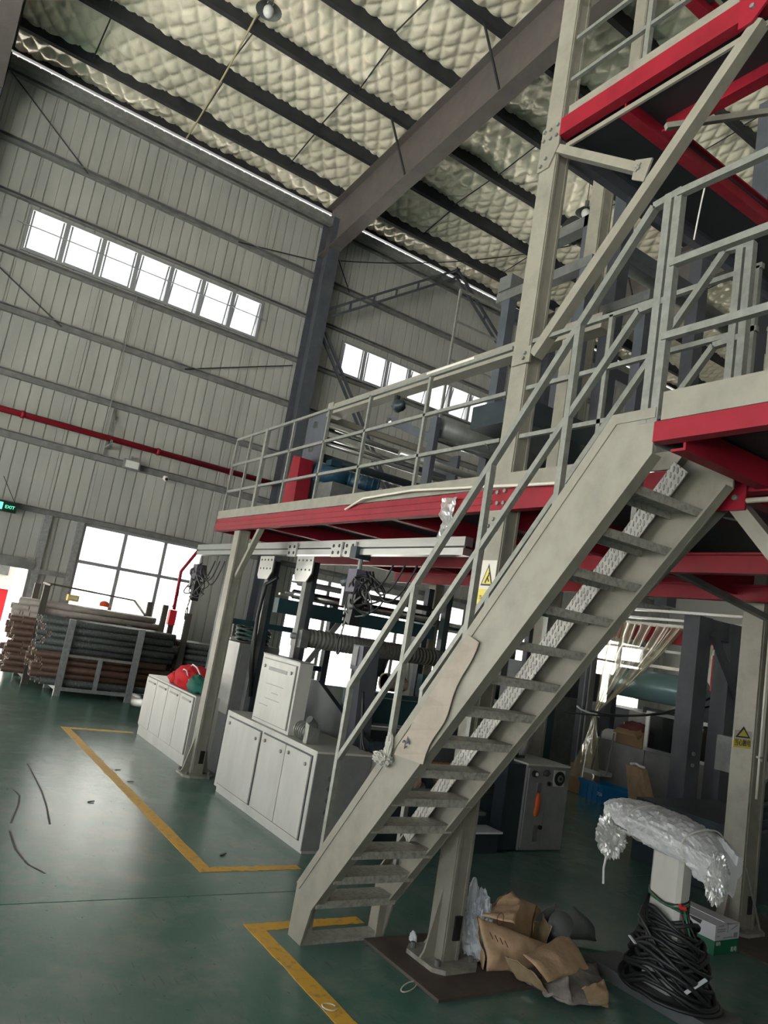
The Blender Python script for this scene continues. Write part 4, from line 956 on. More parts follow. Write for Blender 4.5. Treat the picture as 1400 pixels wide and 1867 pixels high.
t = thing('tool_crate', 'dark toolbox on the platform by the toe board', 'box', (4.6, 4.6, DZ))
B(4.0, 4.7, 4.3, 4.9, DZ, DZ+.38).build('case', 'machine_grey', t); B(3.98, 4.72, 4.28, 4.92, DZ+.38, DZ+.42).build('lid', 'aluminium', t); MB().bar((3.99, 4.35, DZ+.1), (3.99, 4.85, DZ+.34), .02, .03).build('stay', 'galvanised', t)
t = thing('gantry_frame', 'grey square gantry frame standing on the platform behind the tall column', 'frame', (5.0, 5.6, DZ))
for x in (5.0, 5.9):
    for y in (6.08, 4.95): B(x-.055, x+.055, y-.06, y+.06, DZ, 5.50).build('leg', 'dark_frame', t)
    B(x-.06, x+.06, 4.86, 6.25, 5.50, 5.61).build('top_beam', 'machine_grey', t)
    B(x-.09, x+.09, 6.0, 6.2, 5.61, 5.78).build('bearing_bracket', 'machine_grey', t)
B(5.06, 5.84, 6.02, 6.14, 5.30, 5.42).build('cross_beam', 'dark_frame', t)
t = thing('ladder_cage', 'thin grey tube frame standing above the platform railing', 'frame', (5.3, 7.4, DZ))
P = [at(840, 528, 'x', 5.4), at(918, 572, 'y', 7.55)]
yq = P[0].y
for x in (P[0].x, P[0].x+1.0): rbar(t, 'post', (x, yq, DZ), (x, yq, P[0].z), .03)
for z in (P[0].z, P[0].z-.45, P[0].z-1.0): rbar(t, 'rung', (P[0].x, yq, z), (P[0].x+1.0, yq, z), .025)
# long film duct rollers high in the tower
t = thing('top_roller', 'long grey roller high in the tower under the roof', 'roller', (8, 6.2, 6.3))
a = at(1052, 425, 'x', 6.0); b_ = a+V((3.4, 0, 0))
MB().cyl(a, b_, .12, 18).build('drum', 'machine_grey', t, True); MB().cyl(a-V((.14, 0, 0)), a, .16, 14).build('end_disc', 'black', t); B(a.x-.3, a.x-.14, a.y-.5, a.y+.2, a.z-.22, a.z-.08).build('bracket', 'machine_grey', t); B(a.x-.3, a.x-.2, a.y-.5, a.y-.4, DZ, a.z-.08).build('stand', 'dark_frame', t)
t = thing('cooling_tower_frame', 'dark tower frame with a pale duct at the right edge', 'frame', (6.6, 3.9, DZ))
for x, y in ((6.35, 4.0), (7.9, 4.0), (6.35, 5.8), (7.9, 5.8)): B(x-.09, x+.09, y-.09, y+.09, DZ, 7.6).build('upright', 'dark_frame', t)
for z in (3.4, 5.0, 6.6):
    for y in (4.0, 5.8): B(6.44, 7.81, y-.06, y+.06, z, z+.14).build('crossbeam', 'dark_frame', t)
MB().bar((6.4, 4.0, 5.1), (7.8, 4.0, 6.6), .06, .06).build('diagonal', 'dark_frame', t); MB().bar((6.4, 5.8, 3.5), (7.8, 5.8, 5.0), .06, .06).build('diagonal', 'dark_frame', t)
q = at(1290, 690, 'x', 3.6)
t = thing('cable_tangle', 'tangled black cables heaped on the platform behind the rails', 'cable', (q.x, q.y, DZ))
for k in range(16):
    c = V((3.55+random.uniform(-.08, .08), 2.25+random.uniform(-.14, .14), DZ+.17+random.uniform(-.06, .12))); r = random.uniform(.06, .14); e = random.random()*6
    MB().tube([c+V((r*math.cos(a)*math.cos(e), r*math.cos(a)*math.sin(e), r*math.sin(a))) for a in [i*2*math.pi/16 for i in range(16)]], .008, 5, True).build('cable_loop', 'black' if k % 3 else 'galvanised', t, True)
t = thing('air_ring', 'red and black air ring unit standing on the platform at the right edge', 'machine', (4.3, 2.0, DZ))
MB().cyl((4.25, 2.0, DZ+.42), (4.25, 2.0, DZ+.62), .36, 24).build('ring', 'black', t, True); MB().cyl((4.25, 2.0, DZ+.62), (4.25, 2.0, DZ+.95), .30, 24, .25).build('drum', 'red_paint', t, True)
MB().cyl((4.25, 2.0, DZ), (4.25, 2.0, DZ+.42), .16, 16).build('stem', 'cabinet_white', t, True)
for k in range(4):
    a = k*math.pi/2+.4; MB().tube([(4.25+.36*math.cos(a), 2+.36*math.sin(a), DZ+.52), (4.25+.55*math.cos(a), 2+.55*math.sin(a), DZ+.45), (4.25+.5*math.cos(a+.3), 2+.5*math.sin(a+.3), DZ+.02)], .03, 7).build('air_hose', 'rubber_black', t, True)
# ================================================================== PIPE RACKS
def rack(x0, x1, y0, y1, h, label, mt, low=True):
    t = thing('pipe_rack', label, 'rack', ((x0+x1)/2, (y0+y1)/2, 0), 'pipe racks')
    for y in (y0, y1):
        for x in (x0, x1): B(x-.045, x+.045, y-.03, y+.03, 0, h).build('post', mt, t)
        B(x0+.045, x1-.045, y-.02, y+.02, .08, .13).build('rail', mt, t)
        if low:
            B(x0+.045, x1-.045, y-.02, y+.02, .565, .60).build('rail', mt, t)
            B((x0+x1)/2-.03, (x0+x1)/2+.03, y-.02, y+.02, .13, .565).build('upright', mt, t)
    for x in (x0, x1): B(x-.04, x+.04, y0+.03, y1-.03, .08, .13).build('cross_rail', mt, t)
    return t
rack(2.34, 3.36, 11.62, 12.40, 1.10, 'pale steel rack holding dark pipes, nearest the aisle', 'rack_steel')
rack(2.05, 3.95, 12.62, 13.55, 1.52, 'dark rusty rack of brown pipes by the doorway', 'rack_dark', False)
rack(4.16, 5.0, 12.0, 12.8, 1.45, 'dark rack with tall posts beside the red handle', 'rack_dark', False)
def pipemesh(r, ln, mt, nm):
    mb = MB(); n = 12; vs = []; ri = r*.72
    for x, rr in ((0, ri), (0, r), (ln, r), (ln, ri)):
        vs += [(x, rr*math.cos(2*math.pi*i/n), rr*math.sin(2*math.pi*i/n)) for i in range(n)]
    vs += [(.12, ri*math.cos(2*math.pi*i/n), ri*math.sin(2*math.pi*i/n)) for i in range(n)]
    fs = [(a*n+i, a*n+(i+1) % n, (a+1)*n+(i+1) % n, (a+1)*n+i) for a in range(3) for i in range(n)]
    fs += [((i+1) % n, i, 4*n+i, 4*n+(i+1) % n) for i in range(n)]; fs.append(tuple(4*n+i for i in range(n)))
    me = bpy.data.meshes.new(nm); me.from_pydata(vs, [], fs); me.materials.append(MATS[mt]); me.materials.append(MATS['pipe_end']); me.materials.append(MATS['black']); me.update()
    for i, p in enumerate(me.polygons):
        if i < n or 2*n <= i < 3*n: p.material_index = 1
        elif i >= 3*n: p.material_index = 2
        else: p.use_smooth = True
    return me
PM = {('b', 1.9): pipemesh(.052, 1.9, 'pipe_brown', 'pipe'), ('d', 1.9): pipemesh(.052, 1.9, 'pipe_dark', 'pipe'), ('p', 1.9): pipemesh(.05, 2.1, 'pipe_pale', 'pipe'), ('b', 1.3): pipemesh(.05, 1.25, 'pipe_brown', 'pipe'), ('d', 1.3): pipemesh(.05, 1.25, 'pipe_dark', 'pipe')}
def pipes(x, ya, yb, z0, rows, key_fn, lab, grp, jx=.10, step=.108):
    cols = int((yb-ya)/step)
    for r_ in range(rows):
        for c_ in range(cols):
            y = ya+.055+c_*step+(step/2 if r_ % 2 else 0)
            if y > yb-.04: continue
            k = key_fn(r_)
            o = bpy.data.objects.new('pipe', PM[k]); sc.collection.objects.link(o)
            o.location = (x+random.uniform(-jx, jx), y, z0+.055+r_*.094)
            tag(o, lab[k[0]], 'pipe', grp+{'b': ' brown', 'd': ' dark', 'p': ' pale'}[k[0]])
pipes(2.02, 11.66, 12.36, .13, 10, lambda r_: ('b', 1.9) if 1 <= r_ <= 4 else ('d', 1.9), {'b': 'brown pipe lying low in the pale steel rack', 'd': 'dark speckled pipe lying in the pale steel rack'}, 'pipes in the pale rack,')
pipes(1.80, 12.67, 13.5, .13, 12, lambda r_: ('b', 1.9) if r_ < 9 else ('p', 1.9), {'b': 'brown pipe in the dark rack by the doorway', 'p': 'pale pipe on top of the dark rack by the doorway'}, 'pipes in the doorway rack,', .14)
pipes(4.10, 12.05, 12.75, .13, 9, lambda r_: ('b', 1.3) if r_ in (2, 3, 4) else ('d', 1.3), {'b': 'brown pipe in the rack with tall posts', 'd': 'dark pipe in the rack with tall posts'}, 'pipes in the tall-post rack,', .04)
q = at(103, 1103, 'y', 12.9)
t = thing('yellow_box', 'small yellow box lying on the pipes by the doorway', 'box', (2.55, 13.0, 1.30))
B(2.45, 2.62, 12.95, 13.1, 1.33, 1.43).build('box', 'sign_yellow', t); B(2.47, 2.60, 12.94, 12.95, 1.36, 1.40).build('label_strip', 'sign_white', t)
t = thing('orange_helmet', 'orange round cap lying on the pipe rack', 'helmet', (2.9, 12.9, 1.30))
blob((3.02, 12.9, 1.36), (.08, .09, .06), 0, nu=16, nv=8, flat=1.33).build('shell', 'orange_vest', t, True); MB().cyl((3.02, 12.9, 1.325), (3.02, 12.9, 1.335), .11, 18).build('brim', 'orange_vest', t)
t = thing('steel_frame_trolley', 'thin dark frame lying over the pipes before the low window', 'frame', (2.9, 13.1, 1.3))
for a, b in (((2.1, 13.3, 1.55), (3.6, 13.3, 1.50)), ((3.6, 13.3, 1.50), (3.6, 12.5, 1.30)), ((2.1, 12.6, 1.53), (2.1, 13.3, 1.55))): MB().bar(a, b, .03, .03).build('bar', 'rack_dark', t)
# ================================================================== RIGHT BACKGROUND: SECOND LINE
def P8(u, v, x=8.4): return at(u, v, 'x', x)
y_a, y_b = 5.0, 7.35
t = thing('machine_enclosure', 'grey sheet-metal enclosure with glass windows behind the clear curtain', 'enclosure', (8.6, 6.2, 0))
for i, (a, b) in enumerate(((5.0, 5.32), (5.33, 6.27), (6.28, 7.2))):
    B(8.45, 8.48, a, b, .02, .745).build('panel', 'cabinet_grey', t)
B(8.44, 9.6, 5.0, 7.2, 0, .03).build('base', 'machine_dark', t)
B(8.48, 8.75, 6.30, 7.2, .70, .745).build('counter', 'cabinet_grey', t)
fr = MB()
for a, b, c_, d_ in ((5.32, 6.30, .745, .785), (5.32, 6.30, 1.20, 1.24)): fr.box(8.44, 8.48, a, b, c_, d_)
for y in (5.32, 5.80, 6.26): fr.box(8.44, 8.48, y, y+.04, .785, 1.20)
fr.build('window_frame', 'aluminium', t)
for a, b in ((5.36, 5.80), (5.84, 6.26)): B(8.455, 8.462, a, b, .785, 1.20).build('pane', 'cabinet_glass', t)
B(8.48, 9.6, 5.0, 5.04, .02, 1.24).build('side_panel', 'machine_dark', t); B(9.56, 9.6, 5.04, 7.2, .02, 1.24).build('rear_panel', 'machine_dark', t)
B(8.7, 9.3, 5.5, 6.1, .74, .98).build('inner_unit', 'machine_grey', t)
t = thing('film_roll', 'large pale blue-green film roll inside the second machine line', 'film roll', (8.9, 6.2, 1.3))
MB().cyl((8.75, 7.0, 1.55), (8.75, 5.75, 1.55), .20, 26).build('roll', 'film_blue', t, True); MB().cyl((8.75, 7.08, 1.55), (8.75, 5.66, 1.55), .05, 12).build('core', 'machine_dark', t)
B(8.7, 8.8, 7.08, 7.18, .745, 1.62).build('stand', 'machine_dark', t); B(8.7, 8.8, 5.56, 5.66, .745, 1.62).build('stand', 'machine_dark', t)
B(8.58, 8.62, 5.8, 7.0, 1.80, 1.84).build('bright_bar', 'aluminium', t)
t = thing('rear_machine', 'dark rear machine body with horizontal bars and red beam behind the curtain', 'machine', (9.4, 6.4, 0))
B(9.62, 10.6, 5.2, 8.4, 0, 1.15).build('body', 'machine_dark', t)
for z in (2.05, 2.42, 2.50, 2.62): B(9.3, 9.36, 4.6, 8.0, z, z+.035).build('bar', 'aluminium', t)
B(8.37, 8.45, 5.27, 8.6, 2.12, 2.32).build('red_beam', 'red_paint', t); B(8.36, 8.46, 5.27, 8.6, 2.32, 2.345).build('white_strip', 'conduit', t)
for y in (8.5, 7.3): B(8.36, 8.46, y, y+.1, 0, 2.12).build('upright', 'dark_frame', t)
t = thing('red_banner', 'red banner with white characters hanging behind the dark columns', 'banner', (8.6, 5.3, 1.4))
a = P8(1298, 1200, 8.7); b = P8(1322, 1255, 8.7)
yl, yr = 5.62, 5.28
B(8.70, 8.71, yr-.25, yl, 1.62, 2.06).build('cloth', 'red_plastic', t)
for i, (yy, zz) in enumerate(((yl-.05, 1.86), (yl-.13, 1.86), (yl-.21, 1.86), (yl-.29, 1.86), (yl-.22, 1.70), (yl-.30, 1.70), (yl-.37, 1.70))):
    MB().box(8.695, 8.70, yy-.028, yy-.022, zz, zz+.07).box(8.695, 8.70, yy+.010, yy+.016, zz, zz+.07).box(8.695, 8.70, yy-.028, yy+.02, zz+.03, zz+.037).box(8.695, 8.70, yy-.028, yy+.02, zz+.06, zz+.067).box(8.695, 8.70, yy-.02, yy+.014, zz, zz+.007).build('character', 'white_print', t)
# dark steel frame of two columns
ca = at(1257, 1300, 'y', 5.15); cb = at(1318, 1300, 'y', 5.15)
t = thing('dark_column_frame', 'pair of dark grey columns joined by a header and diagonal brace', 'frame', ((ca.x+cb.x)/2, 5.15, 0))
for x in (ca.x, cb.x):
    B(x-.12, x+.12, 5.05, 5.25, 0, 2.42).build('column', 'dark_frame', t)
B(ca.x+.12, cb.x-.12, 5.09, 5.21, 2.20, 2.42).build('header', 'dark_frame', t)
MB().bar((ca.x+.1, 5.02, 2.25), (cb.x+.05, 5.02, 1.60), .05, .09).build('diagonal_brace', 'dark_frame', t)
bolts(MB(), [(ca.x-.02, 5.05, .92), (ca.x-.02, 5.05, .80)], (0, -1, 0), .02, .02).build('bolt', 'galvanised', t)
t = thing('black_cable', 'two black cables sagging between the dark columns and the curtain', 'cable', (ca.x, 5.3, 1.1))
MB().tube(catenary((cb.x-.05, 5.27, 1.55), (ca.x-.4, 6.2, 1.15), .12, 14), .014, 6).build('cable', 'rubber_black', t, True); MB().tube(catenary((cb.x-.05, 5.27, 1.45), (ca.x-.5, 6.5, 1.08), .08, 14), .012, 6).build('cable', 'rubber_black', t, True)
# clear plastic curtain gathered and tied
t = thing('plastic_curtain', 'clear plastic strip curtain gathered and tied to one side', 'curtain', (8.2, 6.6, 0))
tie = P8(1084, 1303, 8.22)
def strip(y0, y1, z0, seed):
    mb = MB(); n, m_ = 20, 8; vs = []
    for i in range(n+1):
        v = i/n
        for j in range(m_+1):
            u = j/m_
            top = V((8.31, y0+(y1-y0)*u, z0))
            e = v**1.25
            p = top.lerp(tie, e)
            p.z -= .10*math.sin(math.pi*v)*(1 if seed % 2 else .6)
            p += V((.05*math.sin(u*9+seed)*(1-v*.8), .01*math.sin(u*17+seed), 0))
            p += V((.012*noise.noise(V((u*5, v*8, seed))), 0, .02*noise.noise(V((u*4, v*5, seed+3)))))
            vs.append(p)
    W = m_+1
    mb.add(vs, [(i*W+j, i*W+j+1, (i+1)*W+j+1, (i+1)*W+j) for i in range(n) for j in range(m_)])
    return mb.build('film_strip', 'clear_film', t, True)
for k, (a, b) in enumerate(((7.0, 6.75), (6.74, 6.48), (6.47, 6.22), (6.20, 5.95), (5.94, 5.78))): strip(a, b, 2.33, k)
for k in range(4):
    mb = MB(); vs = []; n = 10
    for i in range(n+1):
        v = i/n
        for j in range(5):
            u = j/4-.5; wdt = .04+.30*v
            vs.append(tie+V((.03*math.sin(u*8+k+v*3)-.03*k*v, u*wdt+.05*(k-1.5)*v, -v*.85)))
    mb.add(vs, [(i*5+j, i*5+j+1, (i+1)*5+j+1, (i+1)*5+j) for i in range(n) for j in range(4)]); mb.build('film_tail', 'clear_film', t, True)
MB().tube([tie+V((.05*math.cos(a), .06*math.sin(a), .02*math.sin(2*a))) for a in [i*2*math.pi/12 for i in range(12)]], .014, 6, True).tube([tie, tie+V((-.05, .20, .03)), tie+V((0, .32, .06))], .012, 6).build('tie_cord', 'white_print', t, True)
t = thing('plastic_scrap', 'bunch of clear plastic hanging from the red beam between the dark columns', 'plastic', (8.3, 5.5, 1.9))
sheet((8.33, 5.62, 2.33), (8.33, 5.38, 2.33), (8.31, 5.42, 1.75), (8.31, 5.56, 1.75), 8, 12, .04, 5, 0, 5, .002).build('film', 'clear_film', t, True)
t = thing('curtain_post', 'slim pale post the plastic curtain is tied to', 'post', (8.2, 7.3, 0))
q = P8(1068, 1300, 8.25); B(8.2, 8.3, q.y-.05, q.y+.05, 0, 2.33).build('post', 'cabinet_grey', t); B(8.19, 8.2, q.y-.02, q.y+.02, .2, 2.2).build('groove', 'machine_dark', t)
def carton(x0, x1, y0, y1, z0, z1, label, open_top=False, stuff_=None):
    t = thing('carton', label, 'box', ((x0+x1)/2, (y0+y1)/2, z0)); th = .008
    m_ = MB().box(x0, x1, y0, y1, z0, z0+th)
    for a in ((x0, x0+th, y0, y1), (x1-th, x1, y0, y1), (x0+th, x1-th, y0, y0+th), (x0+th, x1-th, y1-th, y1)): m_.box(*a, z0+th, z1)
    m_.build('box_body', 'cardboard', t)
    if open_top:
        MB().bar((x0, y0+.02, z1), (x0-.08, y0+.04, z1-.05), .005, .10).build('flap', 'cardboard', t)
        MB().prism([(x0, y0, z1), (x0, y1, z1), (x0-.10, y1-.02, z1-.06), (x0-.10, y0+.02, z1-.06)], (0, 0, .006)).build('flap', 'cardboard', t)
    else: B(x0, x1, y0, y1, z1, z1+.006).build('lid', 'cardboard', t)
    return t
c_ = carton(8.5, 8.73, 6.36, 6.78, .747, .94, 'open cardboard box full of dark scraps on the enclosure counter', True)
blob((8.615, 6.57, .95), (.10, .19, .08), .4, 4, 3, 24, 12).build('contents', 'dirt_red', c_, True)
carton(8.18, 8.40, 7.0, 7.22, 0, .36, 'closed cardboard box on the floor next to the blue crate')
t = thing('crumpled_wrap', 'crumpled clear wrap lying on the enclosure counter', 'plastic', (8.6, 6.9, .75))
blob((8.6, 6.95, .80), (.09, .12, .07), .4, 4, 2, 18, 10, flat=.747).build('wrap', 'white_film', t, True)
t = thing('white_cabinet_box', 'pale box standing behind the open cardboard box', 'box', (8.9, 6.5, .75))
B(8.80, 9.2, 6.3, 6.85, .70, 1.18).build('case', 'cabinet_white', t); B(8.79, 8.80, 6.32, 6.83, .78, 1.16).build('front', 'cabinet_white', t)
# blue crate with ribs
x0, x1, y0, y1, h = 8.06, 8.36, 6.16, 6.92, .23
t = thing('plastic_crate', 'blue plastic crate on the floor before the grey enclosure', 'crate', ((x0+x1)/2, (y0+y1)/2, 0))
m_ = MB().box(x0, x1, y0, y1, 0, .012)
for a in ((x0, x0+.014, y0, y1), (x1-.014, x1, y0, y1), (x0, x1, y0, y0+.014), (x0, x1, y1-.014, y1)): m_.box(*a, .012, h)
m_.build('shell', 'blue_crate', t)
rm = MB()
for a in ((x0-.015, x0, y0-.015, y1+.015), (x1, x1+.015, y0-.015, y1+.015), (x0, x1, y0-.015, y0), (x0, x1, y1, y1+.015)): rm.box(*a, h-.04, h)
rm.build('rim', 'blue_crate', t)
for i in range(9):
    y = y0+.03+i*.086; B(x0-.012, x0, y-.008, y+.008, 0, h-.04).build('rib', 'blue_crate', t)
for i in range(4): B(x0+.03+i*.075, x0+.045+i*.075, y0-.012, y0, 0, h-.04).build('rib', 'blue_crate', t)
text('706', .06, (x0-.0135, 6.62, .09), (0, -1, 0), (0, 0, 1), 'white_print', t, ext=.0005)
t = thing('metal_tray', 'small steel tray hanging at the curtain foot above the blue crate', 'tray', (8.1, 6.85, .35))
q = P8(1090, 1412, 8.15)
B(q.x-.12, q.x+.10, q.y-.14, q.y+.14, q.z, q.z+.012).build('plate', 'aluminium', t)
for s in (-1, 1): MB().bar((q.x, q.y+s*.13, q.z), (8.25, q.y+s*.10, q.z+.55), .012, .012).build('hanger', 'machine_grey', t)
for s in (-.11, .09): B(q.x+s, q.x+s+.012, q.y-.14, q.y+.14, q.z+.012, q.z+.05).build('lip', 'aluminium', t)
t = thing('paper_sack', 'upright brown paper sack with a white rolled top by the dark column', 'sack', (8.0, 5.85, 0))
def loft(levels, n=28):
    vs = []
    for k, (c, ax, ay) in enumerate(levels):
        for i in range(n):
            a = 2*math.pi*i/n; ca_, sa_ = math.cos(a), math.sin(a)
            x = math.copysign(abs(ca_)**.45, ca_); y = math.copysign(abs(sa_)**.45, sa_)
            w_ = 1+.10*(.5-abs(noise.noise(V((x*3, y*3, k*.55)))))
            vs.append((c[0]+x*ax*w_, c[1]+y*ay*w_, c[2]+.01*noise.noise(V((x*2, y*2, k)))))
    m_ = len(levels)
    return MB().add(vs, [(k*n+i, k*n+(i+1) % n, (k+1)*n+(i+1) % n, (k+1)*n+i) for k in range(m_-1) for i in range(n)]+[tuple(range(n-1, -1, -1)), tuple(range((m_-1)*n, m_*n))])
loft([((8.05-.015*k, 5.88+.006*k, .012+.052*k), .10-.002*k, .17-.0055*k) for k in range(12)]).build('sack', 'kraft_paper', t)
MB().tube([(7.9+.05*math.sin(a*2), 5.945+.10*math.cos(a), .60+.012*math.sin(a)) for a in [i*math.pi/10 for i in range(11)]], .016, 6).build('rolled_top', 'white_print', t, True)
t = thing('green_cabinet', 'tall dark green cabinet standing behind the control cabinet', 'cabinet', (7.0, 6.95, 0))
B(6.9, 7.25, 6.75, 7.15, 0, 1.42).build('body', 'machine_teal', t); B(6.89, 6.9, 6.77, 7.13, .05, 1.38).build('door', 'machine_teal', t); B(6.6, 6.88, 6.8, 7.1, 0, 1.36).build('side_unit', 'cabinet_grey', t)
t = thing('grey_bin', 'small grey steel bin behind the stairs', 'bin', (6.3, 6.4, 0))
B(6.15, 6.45, 6.3, 6.6, 0, .78).build('case', 'cabinet_grey', t); B(6.14, 6.46, 6.29, 6.61, .78, .80).build('rim', 'cabinet_white', t)
t = thing('pallet_stack', 'low grey machine base in front of the rear windows', 'machine', (9.5, 9.5, 0))
B(8.2, 11.5, 9.2, 10.4, 0, 1.1).build('bed', 'machine_grey', t); B(8.4, 9.2, 9.15, 9.2, .2, .9).build('panel', 'cabinet_grey', t); B(9.6, 11.2, 9.4, 10.2, 1.1, 1.6).build('hood', 'machine_dark', t)
# machine pieces at the right picture edge behind the right column
t = thing('edge_machine', 'dark machine with a bolted grey arm at the right edge of the picture', 'machine', (6.6, 3.6, 0))
B(6.15, 7.4, 3.5, 4.6, 0, .55).build('bed', 'machine_dark', t)
for z in (.62, .70, .78): MB().cyl((6.0, 3.42, z), (7.4, 3.42+.3, z), .035, 12).build('roller', 'machine_dark', t, True)
q = at(1385, 1430, 'y', 3.4); MB().bar((q.x-.10, 3.42, q.z-.06), (q.x+.35, 3.42, q.z+.25), .03, .10, (0, 1, 0)).build('arm', 'cabinet_grey', t); bolts(MB(), [(q.x-.02, 3.40, q.z-.01)], (0, -1, 0), .016, .02).build('bolt', 'chrome', t)
q = at(1395, 1330, 'y', 3.6); B(q.x-.05, q.x+.5, 3.6, 4.0, .95, 1.25).build('control_box', 'machine_grey', t); B(q.x-.03, q.x+.4, 3.59, 3.60, .98, 1.2).build('panel', 'black', t)
q = at(1396, 1230, 'y', 3.6); MB().cyl((q.x+.12, 3.7, q.z-.15), (q.x+.12, 3.7, q.z+.12), .14, 18).build('red_drum', 'red_paint', t, True)
tag(MB().cyl(at(1361, 1582, 'y', 3.05), at(1386, 1702, 'z', .015), .008, 8).build('steel_rod', 'galvanised'), 'thin steel rod leaning beside the foot of the right column', 'rod')
t = thing('clear_scrap', 'piece of clear film lying on the floor at the right edge', 'plastic', (6.7, 3.0, 0))
q = at(1392, 1560, 'z', 0); blob((q.x, q.y, .03), (.16, .12, .04), .5, 4, 3, 18, 10, flat=.002).build('film', 'white_film', t, True)
# ================================================================== FOREGROUND FLOOR THINGS
t = thing('channel_bar', 'dark grey steel channel lying on the floor under the wrapped pedestal', 'channel', (3.8, 2.5, 0))
MB().box(3.66, 3.93, 2.20, 2.97, .0, .012).box(3.66, 3.67, 2.20, 2.97, .012, .055).box(3.92, 3.93, 2.20, 2.97, .012, .055).box(3.66, 3.93, 2.2, 2.97, .055, .065).build('channel', 'stone_grey', t)
pz = .067; px_, py_ = 3.775, 2.56
t = thing('control_pedestal', 'grey control pedestal with a plastic-wrapped console top', 'pedestal', (px_, py_, pz))
c = .02; hx, hy = .055, .095
MB().prism([(px_-hx, py_-hy+c, pz), (px_-hx+c, py_-hy, pz), (px_+hx-c, py_-hy, pz), (px_+hx, py_-hy+c, pz), (px_+hx, py_+hy-c, pz), (px_+hx-c, py_+hy, pz), (px_-hx+c, py_+hy, pz), (px_-hx, py_+hy-c, pz)], (0, 0, .66)).build('post', 'cabinet_white', t)
MB().prism([(3.63, 2.90, .80), (3.63, 2.33, .745), (3.92, 2.33, .745), (3.92, 2.90, .80)], (0, 0, .015)).build('console_plate', 'machine_grey', t)
MB().prism([(3.66, 2.86, .815), (3.66, 2.36, .765), (3.90, 2.36, .765), (3.90, 2.86, .815)], (0, 0, .07)).build('console_body', 'cabinet_white', t)
# wrap
vs = []; n1, n2 = 96, 56
for i in range(n1+1):
    u = i/n1; y = 2.98-u*.76; ends = math.sin(math.pi*min(max(u, .02), .98))**.35
    for j in range(n2):
        a = 2*math.pi*j/n2; ca_, sa_ = math.cos(a), math.sin(a)
        rx_, rz_ = .185*ends, .085*ends
        q = V((ca_*2.2, y*9, sa_*2.2)); f_ = 1+.10*noise.noise(q*.6)+.22*(.5-abs(noise.noise(q)))+.20*(.5-abs(noise.noise(q*2.4)))+.12*(.5-abs(noise.noise(q*5.2)))
        z = .865-.075*u+sa_*rz_*f_
        if sa_ < 0 and (u > .80 or u < .14): z += sa_*.06*(1+.6*noise.noise(q*1.3))
        if u > .78 and ca_ < 0.4: z -= .05*(u-.78)/.22*(1+.5*noise.noise(q))
        vs.append((3.775+ca_*rx_*f_, y, z))
fs = [(i*n2+j, i*n2+(j+1) % n2, (i+1)*n2+(j+1) % n2, (i+1)*n2+j) for i in range(n1) for j in range(n2)]+[tuple(range(n2-1, -1, -1)), tuple(range(n1*n2, (n1+1)*n2))]
tw = thing('plastic_wrap', 'wrinkled white plastic wrapped over the pedestal console', 'plastic wrap', (3.775, 2.56, .78))
MB().add(vs, fs).build('wrapping', 'white_film', tw)
blob((3.70, 2.26, .71), (.04, .035, .075), .4, 3.5, 6, 40, 30, fine=.6).build('drooping_end', 'thin_film', tw); blob((3.66, 2.88, .73), (.04, .06, .075), .4, 3.5, 9, 40, 30, fine=.6).build('drooping_end', 'thin_film', tw)
MB().tube([(3.64, 2.88, .62), (3.635, 2.885, .55), (3.64, 2.88, .47)], .006, 5).build('dangling_shred', 'white_film', tw)
for y in (2.72, 2.38): MB().tube([(3.775+.20*math.cos(a), y+.01*math.sin(3*a), .862-.075*(3-y)/.86+.10*math.sin(a)) for a in [i*2*math.pi/24 for i in range(24)]], .004, 5, True).build('string', 'wire_white', tw)
# coil of black cables
t = thing('cable_coil', 'heap of coiled black cables hung round the pedestal foot', 'cable', (px_, py_, pz))
random.seed(21)
for k in range(34):
    f = k/33; r = .10+.10*f+random.uniform(-.012, .012); zc = .40-.30*f+random.uniform(-.03, .03)
    tx, ty = random.uniform(-.75, .35), random.uniform(-.6, .6); ph = random.random()*6; pts = []
    for i in range(26):
        a = i*2*math.pi/26
        x = r*1.0*math.cos(a); y = r*1.25*math.sin(a); z = zc+tx*x*.9+ty*y*.6+.015*math.sin(3*a+ph)-.10*f*max(0, -math.sin(a))
        pts.append((px_+.015+x-.02*f, py_-.02+y-.03*f, max(z, .078)))
    MB().tube(pts, random.choice((.009, .011, .012)), 6, True).build('cable_loop', 'rubber_black', t, True)
for k in range(5):
    z = .50+.006*k
    MB().tube([(px_+(hx+.012)*1.05*math.cos(a), py_+(hy+.014)*1.05*math.sin(a), z+.03*math.sin(a+.4*k)) for a in [i*2*math.pi/20 for i in range(20)]], .005, 5, True).build('tie_wrap', 'wire_green' if k % 2 else 'black', t, True)
MB().tube([(px_-.05, py_-.10, .51), (px_-.062, py_-.12, .50), (px_-.05, py_-.14, .505)], .009, 6).build('red_tie', 'red_plastic', t)
for k in range(4): MB().tube([(px_-.06, py_+.08, .50), (px_-.12-.02*k, py_+.04, .42), (px_-.15, py_-.02*k, .30), (px_-.10, py_-.10, .16)], .008, 6).build('cable_drop', 'rubber_black', t, True)
for k in range(3): MB().tube([(px_-.03*k, py_-.11, .50), (px_-.02, py_-.15, .42-.04*k), (px_+.05, py_-.16, .33), (px_-.05+.05*k, py_-.20, .22)], .006, 6).build('cable_drop', 'wire_green' if k == 1 else 'black', t, True)
MB().bar((px_-.12, py_-.22, .15), (px_-.02, py_-.26, .22), .022, .006).build('cable_tag', 'white_print', t)
MB().bar((px_-.17, py_+.05, .27), (px_-.16, py_+.10, .29), .014, .004).build('cable_tag', 'white_print', t)
